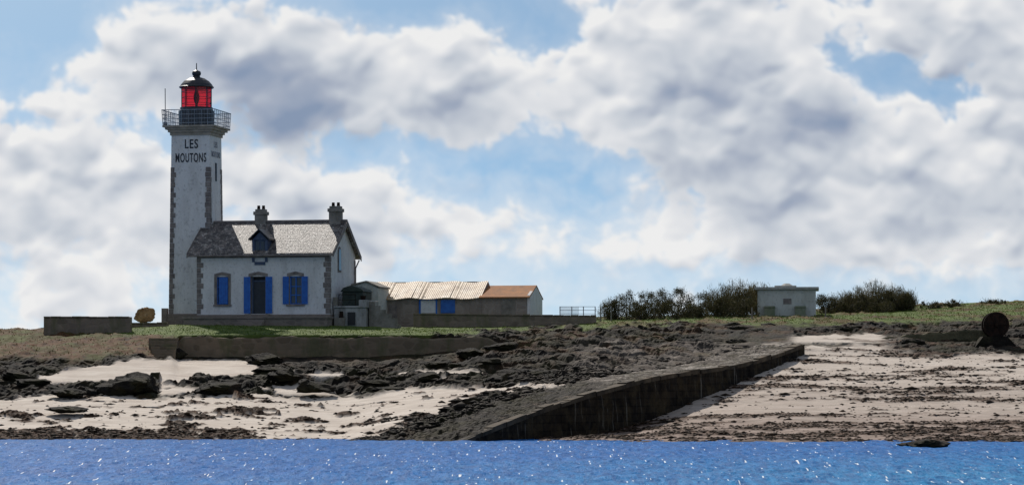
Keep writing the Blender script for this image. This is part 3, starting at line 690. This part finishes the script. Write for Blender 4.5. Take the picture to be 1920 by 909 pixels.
mb=MB();mb.box(-7.95,-7.82,-.07,-.052,7.95,9.0);mb.box(-6.72,-6.6,-.07,-.052,7.95,9.0);mb.box(-7.82,-6.72,-.07,-.052,8.92,9.0);mkobj(mb,"door_frame",M['blue'],w)
mb=MB();mb.box(-10.2,-9.6,-.05,-.003,7.6,8.6);mkobj(mb,"vent",M['quoin'],sh)
s2_=root("small_shed","small shed with orange lichen-covered roof and white gable","shed",(1.1,206,0),TH)
mb=MB();mb.box(-3.34,0,0,D,GZ-.2,9.2);mkobj(mb,"wall",M['shedwall'],s2_)
mb=MB();mb.prism([(-.05,GZ-.2),(D+.05,GZ-.2),(D+.05,9.2),(D/2+.2,10.05),(-.05,9.25)],.003,.2,'x');mkobj(mb,"gable",M['white'],s2_)
mb=MB();slab(mb,-3.5,.22,-.3,9.05,D/2,9.95,.08);slab(mb,-3.5,.22,D/2,9.95,D+.3,9.05,.08);mkobj(mb,"roof",M['orange'],s2_)
mb=MB();mb.box(-1.9,-.9,-.05,-.003,7.2,8.9);mkobj(mb,"door",M['dconc'],s2_)

# ---------------------------------------------------------------- walls
def stonewall(name,label,x0,x1,y,z0,z1,th=.5,rot=0,mat='field',top=.12,cope=True):
    r=root(name,label,"wall",(x0,y,0),rot)
    n=int((x1-x0)/.35);mb=MB();vs=[];fs=[]
    L_=x1-x0
    for i in range(n+1):
        x=L_*i/n;zz=z1(x/L_) if callable(z1) else z1
        zz+=random.uniform(-.5,.5)*top*.5
        vs+=[(x,-.03+random.uniform(-.02,.02),z0),(x,random.uniform(-.02,.02),zz-.12),(x,.05,zz),(x,th-.05,zz+random.uniform(-.03,.03)),(x,th,z0)]
    for i in range(n):
        for j in range(4): a=i*5+j;fs.append((a,a+5,a+6,a+1))
    fs+=[(0,1,2,3,4),tuple(n*5+k_ for k_ in(4,3,2,1,0))]
    mb.add(vs,fs);mkobj(mb,"wall_body",M[mat],r)
    if cope:
        mb=MB();i=0.
        while i<L_-.3:
            l=random.uniform(.4,.9);zz=(z1((i+l/2)/L_) if callable(z1) else z1)
            mb.box(i,min(i+l-.03,L_),-.07+random.uniform(-.03,.03),th+.06,zz-.03,zz+random.uniform(.03,.08));i+=l
        mkobj(mb,"coping",M[mat],r,bev=.02)
    return r
stonewall("garden_wall","low weathered fieldstone wall standing on the heath",wx(82,196),wx(246,196),196,5.6,7.45)
stonewall("retaining_wall","long low brown retaining wall holding the lawn above rocks",wx(322,187.1),wx(975,187.1),187.1,3.8,lambda t:5.93+.06*math.sin(t*23)-.75*max(0,.03-t)/.03-.9*max(0,t-.9)/.1,.6,0,'retain',.16,False)
stonewall("boundary_wall","long brown stone boundary wall in front of the sheds",wx(775,203),wx(1118,203),203,6.2,lambda t:7.82-.12*t,.5)
stonewall("linking_wall","short low wall beside the tower base",wx(246,201),wx(315,201),201,6.3,7.15,.5)
stonewall("bank_wall","low sloping turf-covered stone bank beside the beach",wx(1570,193),wx(1850,193),193,5.0,lambda t:5.6+.95*min(1,t*1.1)**.8,1.6,0,'turf',.25,False)
st=root("beach_steps","worn stone steps climbing beside the retaining wall","steps",(wx(288,184.5),184.5,0))
mb=MB()
for i in range(7): mb.box(-.1*i,1.3,.38*i,.38*(i+1)+.02,4.2,4.75+.19*i)
mkobj(mb,"treads",M['retain'],st,bev=.02)
fe=root("metal_railing","galvanised metal railing standing behind the boundary wall","railing",(wx(1050,205),205,0))
w_=(1116-1050)*205/F
for k_ in range(4):
    mb=MB();mb.tube((w_*k_/3,0,7.0),(w_*k_/3,0,8.42),.035,5);mkobj(mb,"post",M['metal'],fe)
mb=MB()
for zz in(7.6,7.9,8.15,8.4): mb.tube((0,0,zz),(w_,0,zz),.022,4)
for k_ in range(22): mb.tube((w_*k_/22*.55,0,7.5),(w_*k_/22*.55,0,8.4),.012,3)
mkobj(mb,"rails",M['metal'],fe)
for k_,px in enumerate((1126,1146,1410,1548)):
    yy=206+k_*.3;zz=float(gh(wx(px,yy),yy));ht=1.0 if px<1400 else .7
    mb=MB();mb.frus(0,0,-.2,ht,.06,.05,6);mb.frus(0,0,ht,ht+.1,.05,.02,6)
    tag(mkobj(mb,"wooden_post",M['dconc'],None,(wx(px,yy),yy,zz)),"short weathered wooden post standing in the turf","post","weathered posts along the turf")

# ---------------------------------------------------------------- concrete hut
hy=212;hz=float(gh(wx(1475,hy),hy))
hut=root("concrete_hut","small flat-roofed stained white concrete hut among the shrubs","hut",(wx(1475,hy),hy,hz),math.radians(-6))
k_=F/hy;hwid=(1530-1421)/k_/2;topz=wz(543,hy)-hz
mb=MB();mb.box(-hwid,hwid,0,3.6,-.8,topz);mkobj(mb,"wall",M['white2'],hut,bev=.03)
mb=MB();mb.box(-hwid-.22,hwid+.22,-.25,3.85,topz,topz+.2);mkobj(mb,"roof_slab",M['concrete'],hut,bev=.03)
mb=MB();mb.box(-.9,.7,.6,2.4,topz+.2,topz+.33);mb.frus(.0,1.2,topz+.33,topz+.5,.5,.2,8);mkobj(mb,"roof_hatch",M['concrete'],hut)
for xx in(-1.25,1.0):
    mb=MB();mb.box(xx-.38,xx+.38,-.55,-.003,-.1,.62);mb.prism([(xx-.44,.62),(xx+.44,.62),(xx+.38,.75),(xx-.38,.75)],-.6,-.003);mkobj(mb,"locker",M['green'],hut,bev=.02)
mb=MB();mb.box(-.25,.35,-.03,-.003,.9,1.3);mkobj(mb,"vent",M['quoin'],hut)

# ---------------------------------------------------------------- rusty drum
dy=191.5;R_=.84;dxx=wx(1866,dy)
dr=root("winch_drum","large round near-black rusty winch drum on the bank end","winch drum",(dxx,dy,wz(609,dy)))
def ring(mb,r0,r1,y0,y1,n=28):
    vs=[];fs=[]
    for i in range(n):
        a=2*math.pi*i/n
        for r,y in((r0,y0),(r1,y0),(r1,y1),(r0,y1)): vs.append((r*math.cos(a),y,r*math.sin(a)))
    for i in range(n):
        for j in range(4): fs.append((i*4+j,i*4+(j+1)%4,((i+1)%n)*4+(j+1)%4,((i+1)%n)*4+j))
    mb.add(vs,fs)
for a,b in((-.45,-.34),(.34,.45)):
    mb=MB();ring(mb,.05,R_,a,b);ring(mb,R_-.1,R_+.02,a-.03,b+.03);mkobj(mb,"flange",M['rust'],dr)
mb=MB();ring(mb,.1,.66,-.33,.33);mkobj(mb,"drum_body",M['rust'],dr)
mb=MB()
for i in range(6):
    a=math.pi*i/3;mb.tube((0.05*math.cos(a),-.47,.05*math.sin(a)),(.7*math.cos(a),-.47,.7*math.sin(a)),.035)
mb.tube((0,-.6,0),(0,.6,0),.12,10);mkobj(mb,"spokes",M['rust'],dr)
mb=MB();mb.prism([(-.5,-1.4),(.5,-1.4),(.14,.05),(-.14,.05)],.5,.62);mb.prism([(-1.6,-1.7),(1.6,-1.7),(.7,-.75),(-.9,-.78)],-.6,.7);mkobj(mb,"stand",M['rock'],dr)

# ---------------------------------------------------------------- boulders
def boulder(x,y,sx_,sy_,sz_,mat='rock',seed=0,label="dark weed-covered boulder on the foreshore",grp="dark boulders on the foreshore",zz=None):
    bm=bmesh.new();bmesh.ops.create_icosphere(bm,subdivisions=4,radius=1)
    c=np.array([v.co[:] for v in bm.verts])
    r_=np.random.default_rng(seed)
    for k_ in range(14):
        n_=r_.normal(size=3);n_/=np.linalg.norm(n_);d_=r_.uniform(.55,.85)
        q=c@n_;over=np.maximum(q-d_,0);c=c-over[:,None]*n_
    nn_=fbm(c[:,0]*2.5+c[:,2]*1.7+seed,c[:,1]*2.5-c[:,2]*2.1,4,seed)
    c=c*(1+.35*nn_)[:,None]
    for v_,p in zip(bm.verts,c): v_.co=(p[0]*sx_,p[1]*sy_,p[2]*sz_)
    me=bpy.data.meshes.new("boulder");bm.to_mesh(me);bm.free();me.materials.append(M[mat])
    o=bpy.data.objects.new("boulder",me);COL.objects.link(o)
    z_=float(gh(x,y)) if zz is None else zz
    o.location=(x,y,z_+sz_*.15)
    return tag(o,label,"rock",grp)
def bpx(px,row,wpx,hpx,Y,**k): 
    s=Y/F;boulder(wx(px,Y),Y,wpx*s/2*1.15,wpx*s/2*.8,hpx*s/2*1.25,zz=wz(row+hpx*.15,Y),seed=int(px),**k)
bpx(252,722,105,44,171);bpx(410,726,85,24,171);bpx(500,674,70,22,184);bpx(990,708,125,34,173)
bpx(585,724,80,26,171);bpx(130,737,70,16,169);bpx(30,704,60,20,176)
bpx(800,708,70,20,174);bpx(540,704,70,18,175)
bpx(940,652,70,22,185.5);bpx(880,662,60,18,184.5);bpx(330,664,40,22,186)
bpx(130,768,80,12,163,label="low weed-covered rock lying on the pale sand")
bpx(1725,832,86,18,134.5,label="low dark rock breaking the water surface",grp="rocks in the water")
bpx(272,590,34,28,203,mat='orock',label="ochre lichen-covered boulder behind the garden wall",grp="lichen boulders")
for px,row,w_2,h_2,yy in((690,822,34,10,150.5),(735,812,40,14,152),(780,800,44,14,153.5),(815,786,46,16,156),(850,768,50,18,159),(885,752,46,16,162),(925,738,50,16,165),(720,826,30,8,149),(660,827,26,7,149.5)):
    bpx(px,row,w_2,h_2,yy)
for i in range(14):
    for _ in range(50):
        x=random.uniform(-30,6);y=random.uniform(168,182)
        if samp(rock,x,y)>.8 and samp(W,x,y)>SW+1.: break
    s=random.uniform(.35,.8);boulder(x,y,s*1.9,s,s*.4,seed=100+i)
for i in range(22):
    x=random.uniform(2,34);y=random.uniform(190,199)
    if samp(rock,x,y)>.5: s=random.uniform(.3,.6);boulder(x,y,s*1.8,s,s*.5,seed=200+i,label="dark rock in the low bank above the beach",grp="rocks in the bank")

# ---------------------------------------------------------------- scattered stuff
OCT=np.array([(1,0,0),(0,1,0),(-1,0,0),(0,-1,0),(0,0,1),(0,0,-.6)],float)
OF=np.array([(0,1,4),(1,2,4),(2,3,4),(3,0,4),(1,0,5),(2,1,5),(3,2,5),(0,3,5)])
def trimesh(name,V,Fc,mat):
    me=bpy.data.meshes.new(name);me.vertices.add(len(V));me.vertices.foreach_set("co",V.astype(np.float32).ravel())
    k_=Fc.shape[1];me.loops.add(Fc.size);me.loops.foreach_set("vertex_index",Fc.ravel().astype(np.int32));me.polygons.add(len(Fc))
    me.polygons.foreach_set("loop_start",(np.arange(len(Fc))*k_).astype(np.int32));me.polygons.foreach_set("loop_total",np.full(len(Fc),k_,np.int32))
    me.update();me.materials.append(mat);o=bpy.data.objects.new(name,me);COL.objects.link(o);return o
def lumps(name,pts,size,flat,mat,label,cat):
    n=len(pts);s=size*np.exp(rng.normal(0,.45,n))
    V=OCT[None]*np.stack([s*rng.uniform(.8,2,n),s,s*flat],-1)[:,None,:]*rng.uniform(.7,1.25,(n,6,3))
    a=rng.uniform(0,6.28,n);x=V[...,0]*np.cos(a)[:,None]-V[...,1]*np.sin(a)[:,None];y=V[...,0]*np.sin(a)[:,None]+V[...,1]*np.cos(a)[:,None]
    V=np.stack([x,y,V[...,2]],-1)+pts[:,None,:]
    o=trimesh(name,V.reshape(-1,3),(OF[None]+6*np.arange(n)[:,None,None]).reshape(-1,3),mat);o["kind"]="stuff";o["label"]=label;o["category"]=cat
def scatter(n,xr,yr,wf):
    x=rng.uniform(*xr,n);y=rng.uniform(*yr,n);k_=rng.uniform(0,1,n)<wf(x,y);x=x[k_];y=y[k_]
    return np.stack([x,y,gh(x,y)+.01],-1)
pr=scatter(90000,(0,36),(147,188),lambda x,y:(samp(weed,x,y)*.4+.02)*(samp(W,x,y)<0)*(samp(sand,x,y)>.5))
pl=scatter(50000,(-32,0),(153,170),lambda x,y:(samp(clump*sandL,x,y)*.3+.01)*(samp(W,x,y)>SW))
lumps("seaweed",np.concatenate([pr,pl]),.07,.4,M['weed'],"dark dried seaweed clumps strewn across the sand","seaweed")
p1=scatter(5000,(-32,34),(150,198),lambda x,y:np.where(samp(rock,x,y)>.5,.45,.02)*(y<183))
p2=scatter(16000,(-14,8),(146,172),lambda x,y:((samp(W,x,y)>3.8)&(samp(W,x,y)<SW+5)&(samp(rock,x,y)>.5))*.7)
lumps("pebbles",np.concatenate([p1,p2]),.12,.5,M['stone'],"loose stones and rubble scattered along the shore","stones")
def blades(pts,h,w,mat,name):
    n=len(pts);a=rng.uniform(0,6.28,n);hh=h*rng.uniform(.5,1.3,n);dx=np.cos(a)*w;dy=np.sin(a)*w
    lean=rng.normal(0,.35,(n,2))*hh[:,None]
    V=np.stack([pts+np.stack([-dx,-dy,-.03+0*dx],-1),pts+np.stack([dx,dy,-.03+0*dx],-1),pts+np.stack([lean[:,0],lean[:,1],hh],-1)],1)
    return trimesh(name,V.reshape(-1,3),np.arange(3*n).reshape(-1,3),mat)
pg=scatter(90000,(-30,42),(187.5,232),lambda x,y:samp(grass,x,y)*(.25+.5*(samp(n2,x,y)>.05)))
ho=np.array([-12.67,200]);c_,s_n=math.cos(-TH),math.sin(-TH)
lx=(pg[:,0]-ho[0])*c_-(pg[:,1]-ho[1])*s_n;ly=(pg[:,0]-ho[0])*s_n+(pg[:,1]-ho[1])*c_
pg=pg[~((lx>-13)&(lx<5)&(ly>-2.6)&(ly<9))]
o=blades(pg,.07,.04,M['grassb'],"grass");o["kind"]="stuff";o["label"]="short coastal turf and grass tufts";o["category"]="grass"
ph=scatter(60000,(-36,42),(181,232),lambda x,y:samp(heath,x,y)*(.15+.4*(samp(n3,x,y)>.05)))
o=blades(ph,.08,.05,M['heathb'],"heather");o["kind"]="stuff";o["label"]="rusty brown heath and dry tufts";o["category"]="heath"

# ---------------------------------------------------------------- shrubs
def shrub(px,toprow,wpx,Y,kind):
    x=wx(px,Y);z0=float(gh(x,Y))-.1;H=wz(toprow,Y)-z0;Wd=wpx*Y/F/2*1.2
    dense=kind=='d'
    r=root("shrub",{"d":"dense rounded brown-green coastal shrub behind the rocky bank","f":"feathery upright tamarisk shrub with thin stems beside the hut","l":"low scrubby bush on the grassy rise"}[kind],"shrub",(x,Y,z0),0,"shrubs on the grassy rise")
    mb=MB();tips=[]
    ns=12 if dense else 26
    for i in range(ns):
        a=random.uniform(0,6.28);rr_=random.uniform(.05,1)**.6*Wd
        hfac=(1-.5*(rr_/Wd)**2)*random.uniform(.72,1.0)*(.93 if dense else 1)
        b=Vector((math.cos(a)*rr_*.3,math.sin(a)*rr_*.25,0));m_=Vector((math.cos(a)*rr_*.75,math.sin(a)*rr_*.7,H*hfac*.5));t=Vector((math.cos(a)*rr_,math.sin(a)*rr_*.8,H*hfac))
        mb.tube(b,m_,.035,4);mb.tube(m_,t,.018,3);tips.append((b,m_,t))
    mkobj(mb,"stems",M['bark'],r)
    if kind!='f':
        C=[];nc=30 if dense else 12
        for i in range(nc):
            a=random.uniform(0,6.28);q=random.uniform(0,1)**.5;zc=random.uniform(.03,.88)
            wd=Wd*math.sqrt(max(.05,1-.8*zc**2))
            C.append((math.cos(a)*q*wd,math.sin(a)*q*wd*.9,zc*H*(1-.2*q*random.random()),random.uniform(.25,.5)*min(1,H*.6)))
        C=np.array(C);n=5200 if dense else 1500
        k_=rng.integers(0,len(C),n);d=rng.normal(size=(n,3));d/=np.linalg.norm(d,axis=1)[:,None]
        pts=C[k_,:3]+d*C[k_,3:4]*rng.uniform(.3,1.15,(n,1))
        u=rng.normal(size=(n,3));u/=np.linalg.norm(u,axis=1)[:,None];v_=np.cross(u,d);s=rng.uniform(.025,.06,(n,1))
        V=np.stack([pts-u*s,pts+v_*s*.6,pts+u*s,pts-v_*s*.6],1)
        m2=300 if dense else 220
        k2=rng.integers(0,len(tips),m2);t_=rng.uniform(.3,1,m2)[:,None]
        B0=np.array([[*p[0]] for p in tips]);B2=np.array([[*p[2]] for p in tips])
        b=B0[k2]*(1-t_)+B2[k2]*t_+rng.normal(0,1,(m2,3))*np.array([.2,.2,.08])
        t=b+np.stack([rng.normal(0,.09,m2),rng.normal(0,.09,m2),rng.uniform(.08,.2,m2)],-1);wv3=np.array([.014,0,0])
        V2=np.stack([b-wv3,b+wv3,t+wv3*.3,t-wv3*.3],1);V=np.concatenate([V,V2])
        fo=trimesh("foliage",V.reshape(-1,3),np.arange(4*len(V)).reshape(-1,4),M['leaf'])
    else:
        n=5200;k_=rng.integers(0,len(tips),n);t_=rng.uniform(.05,1.0,n)**.8
        B0=np.array([[*p[0]] for p in tips]);B1=np.array([[*p[1]] for p in tips]);B2=np.array([[*p[2]] for p in tips])
        tt=t_[:,None];pt=np.where(tt<.5,B0[k_]*(1-2*tt)+B1[k_]*2*tt,B1[k_]*(2-2*tt)+B2[k_]*(2*tt-1))
        pt=pt+rng.normal(0,1,(n,3))*np.array([.19,.16,.1])
        e_=pt+np.stack([rng.normal(0,.10,n),rng.normal(0,.07,n),rng.uniform(.08,.3,n)],-1)
        a=rng.uniform(0,3.14,n);wv3=np.stack([np.cos(a),np.sin(a),0*a],-1)*.014
        V=np.stack([pt-wv3,pt+wv3,e_+wv3*.3,e_-wv3*.3],1)
        fo=trimesh("foliage",V.reshape(-1,3),np.arange(4*n).reshape(-1,4),M['reed'])
    fo.parent=r
for a in [(1148,556,48,209,'d'),(1176,540,70,210,'d'),(1220,536,68,211,'d'),(1264,532,72,212,'d'),(1306,542,56,212,'d'),(1200,562,62,207.5,'d'),(1252,560,74,207.8,'d'),(1300,563,62,208,'d'),
          (1348,530,60,213,'f'),(1386,522,70,214,'f'),(1420,526,58,217,'f'),(1350,553,66,210,'d'),(1388,556,62,209.5,'d'),
          (1552,549,44,218,'d'),(1584,545,54,219,'f'),(1612,536,54,219,'f'),(1640,524,64,220,'f'),(1674,529,60,220,'f'),(1698,545,40,220,'f'),(1640,556,74,217,'d'),(1585,562,60,217,'d'),
          (1745,564,46,224,'l'),(1790,561,36,226,'l'),(1862,560,44,230,'l')]:
    shrub(*a)

# ---------------------------------------------------------------- light and sky
EL=math.radians(42);AZ=math.radians(-18.5)
sd=Vector((math.sin(AZ)*math.cos(EL),math.cos(AZ)*math.cos(EL),math.sin(EL)))
su=bpy.data.lights.new("sun",'SUN');su.energy=4.0;su.angle=math.radians(.5);su.color=(1,.94,.86)
so=bpy.data.objects.new("sun",su);COL.objects.link(so);so.rotation_euler=(-sd).to_track_quat('-Z','Y').to_euler();so.location=(0,150,60)
w=bpy.data.worlds.new("World");scene.world=w;w.use_nodes=True;nt=w.node_tree;N=nt.nodes;L=nt.links
bg=N["Background"];bg.inputs[1].default_value=.1
tc=N.new("ShaderNodeTexCoord");d=tc.outputs["Generated"]
sky=N.new("ShaderNodeTexSky");sky.sky_type='NISHITA';sky.sun_disc=False;sky.sun_elevation=EL;sky.sun_rotation=AZ
sky.air_density=1.0;sky.dust_density=.4;sky.ozone_density=1.5
mp=N.new("ShaderNodeMapping");mp.inputs["Scale"].default_value=(1,1,2.4);mp.inputs["Location"].default_value=(0,0,.14);L.new(d,mp.inputs[0]);L.new(mp.outputs[0],sky.inputs[0])
base=mix(nt,1.,sky.outputs[0],(.80,.96,.95),'MULTIPLY')
dsp=N.new("ShaderNodeSeparateXYZ");L.new(d,dsp.inputs[0])
reg=mth(nt,'MULTIPLY',mth(nt,'MAXIMUM',ramp(nt,dsp.outputs[2],[(.2,0.),(.35,1.)]),ramp(nt,mth(nt,'MULTIPLY',dsp.outputs[1],-1.),[(.0,0.),(.3,1.)])),.6)  # unseen cloud; the part behind the camera is added to light the facade
cf=mth(nt,'MULTIPLY',ramp(nt,noise(nt,d,2.2,8,.6),[(.44,0.),(.58,1.)]),reg)
L.new(mix(nt,cf,base,ramp(nt,noise(nt,d,5,5,.6),[(.35,(4.6,4.6,4.7)),(.6,(7.,6.8,6.6)) ])),bg.inputs[0])

# cumulus layer: a distant curved sheet whose cover and brightness are computed per vertex
ST=2.5
cx_=np.arange(-420,2340,ST);rw_=np.arange(-280,716,ST)
PX,RW=np.meshgrid(cx_,rw_)
w1=fbm(PX/130,RW/110,5,501);w2=fbm(PX/130,RW/110,5,533)
QX=PX+w1*42;QY=RW+w2*36
def field(bl):
    t=0
    for a,b,c,d_,e in bl: t=t+e*np.exp(-((QX-a)/c)**2-((QY-b)/d_)**2)
    return t
Ly=field([(400,95,240,100,.75),(250,115,120,60,.35),(575,140,110,85,.45),(540,225,90,55,.45),(120,190,110,20,.2),(230,200,110,25,.28),(820,135,160,85,.75),(900,215,130,40,.4),(700,180,90,55,.35),(1270,110,215,160,.85),(1450,180,160,105,.6),(1350,280,210,60,.35),(1730,30,190,65,.7),(1870,100,110,65,.6),
 (130,320,230,75,.6),(60,520,220,110,.35),(270,460,180,80,.3),(540,350,170,65,.55),(700,420,160,60,.42),(880,410,130,35,.2),(1800,320,220,110,.7),(1560,370,290,80,.42),(1300,430,250,50,.32),(1130,480,500,50,.22),(1700,480,300,50,.28),(560,480,260,50,.2),(-250,250,250,250,.6),(2150,250,250,250,.6),(1500,-200,500,100,.6)])
Ly=Ly-field([(60,40,180,75,.85),(50,165,60,40,.4),(760,-20,260,60,.75),(1040,50,60,50,.5),(960,305,200,36,.42),(1120,340,110,36,.26),(650,265,60,35,.25),(1640,130,120,32,.42),(1760,175,100,20,.4),(1560,70,40,40,.4),(60,222,90,14,.25),(860,500,150,40,.15),(30,480,70,30,.15),(1040,230,60,60,.15),(1700,230,60,30,.12),(360,300,60,40,.1),(1250,520,200,30,.12)])
bil_=0;tw_=0;rel=0
def blur(a,n):
    k9=np.hanning(n+2)[1:-1];k9/=k9.sum()
    a=np.apply_along_axis(lambda q:np.convolve(q,k9,'same'),1,a);return np.apply_along_axis(lambda q:np.convolve(q,k9,'same'),0,a)
for s_,a_,c_k in((120,.42,.11),(66,.32,.11),(36,.22,.06),(18,.14,.015),(10,.08,.0)):
    f1,_,_=vor(QX/s_+w2*.3,QY/(s_*.85),int(s_)+600);b_=np.clip(0.62-f1,-.3,.62);bil_=bil_+a_*b_;tw_+=a_
    if c_k:
        bb=blur(b_,max(5,int(s_/ST/2)|1));rel=rel+c_k*s_*(np.gradient(bb,axis=0)/ST+.3*np.gradient(bb,axis=1)/ST)
bil_=bil_/tw_
fine=fbm(PX/26,RW/22,4,700)
lowsoft=sm(280,540,RW)
dens=Ly-.31+bil_*(1.15-.35*lowsoft)+.30*fbm(QX/170,QY/105,4,640)+.12*fine*(1-.3*lowsoft)+lowsoft*.05
wispy=.5+.5*sm(-.2,.3,fbm(PX/140,RW/90,3,910))
alpha=sm(-.08,.18+.22*wispy+.22*lowsoft,dens)
alpha=np.clip(alpha+(.16+.32*sm(120,500,RW))*sm(-.7,.05,dens),0,1)
alpha=blur(alpha,3)
tk=np.clip(dens,0,.7)
S=np.zeros_like(tk);S[0]=tk[0]*.6
dc_=math.exp(-ST/48)
for i in range(1,len(rw_)):
    prev=S[i-1]
    if i%3==0: prev=np.roll(prev,1)
    S[i]=prev*dc_+tk[i]*(1-dc_)
S=blur(S,11)
grey=field([(470,120,140,45,.36),(580,160,80,60,.24),(560,230,85,40,.46),(470,235,80,45,.42),(860,190,110,30,.16),(1570,235,80,42,.58),(1350,325,180,30,.20),(1290,180,100,45,.10),(620,450,180,35,.14),(1800,130,130,22,.22),(1640,420,180,30,.16),(1380,385,120,18,.20),(150,430,170,30,.12)])
mott=fbm(QX/90,QY/62,3,808)
relm=sm(-.25,.25,fbm(PX/200,RW/120,3,333))*.6+.4
lit=1.05-.72*S+rel*relm*1.15-grey+.22*mott+.03*fine+.06*lowsoft
lit=blur(np.clip(lit,0,1.1),5)
D_=6000.;ang=np.arctan((PX-960)/F)
VX=D_*np.sin(ang);VY=D_*np.cos(ang);VZ=EYE+(HZ-RW)/F*VY
m=bpy.data.materials.new("cumulus_cloud");m.use_nodes=True;nt=m.node_tree;N=nt.nodes;L=nt.links;N.remove(N["Principled BSDF"])
at=N.new("ShaderNodeAttribute");at.attribute_name="cloud";q=N.new("ShaderNodeSeparateColor");L.new(at.outputs["Color"],q.inputs[0])
nn_=mth(nt,'MULTIPLY',mth(nt,'SUBTRACT',noise(nt,gpos(nt),.012,4,.5),.5),.06)
col=ramp(nt,mth(nt,'ADD',q.outputs[1],nn_),[(0.,(.24,.31,.44)),(.3,(.37,.42,.52)),(.6,(.57,.61,.67)),(.85,(.74,.755,.785)),(1.,(.85,.85,.85))])
em=N.new("ShaderNodeEmission");L.new(col,em.inputs[0]);tr=N.new("ShaderNodeBsdfTransparent");ms=N.new("ShaderNodeMixShader")
L.new(q.outputs[0],ms.inputs[0]);L.new(tr.outputs[0],ms.inputs[1]);L.new(em.outputs[0],ms.inputs[2]);L.new(ms.outputs[0],N["Material Output"].inputs[0])
try: m.cycles.emission_sampling='NONE'
except Exception as ex: print(ex)
sk=grid_mesh("sky",VX,VY,VZ,m);sk["kind"]="structure"
A=sk.data.color_attributes.new("cloud",'FLOAT_COLOR','POINT')
A.data.foreach_set("color",np.stack([alpha,lit,0*lit,0*lit+1],-1).astype(np.float32).ravel())
print("done")
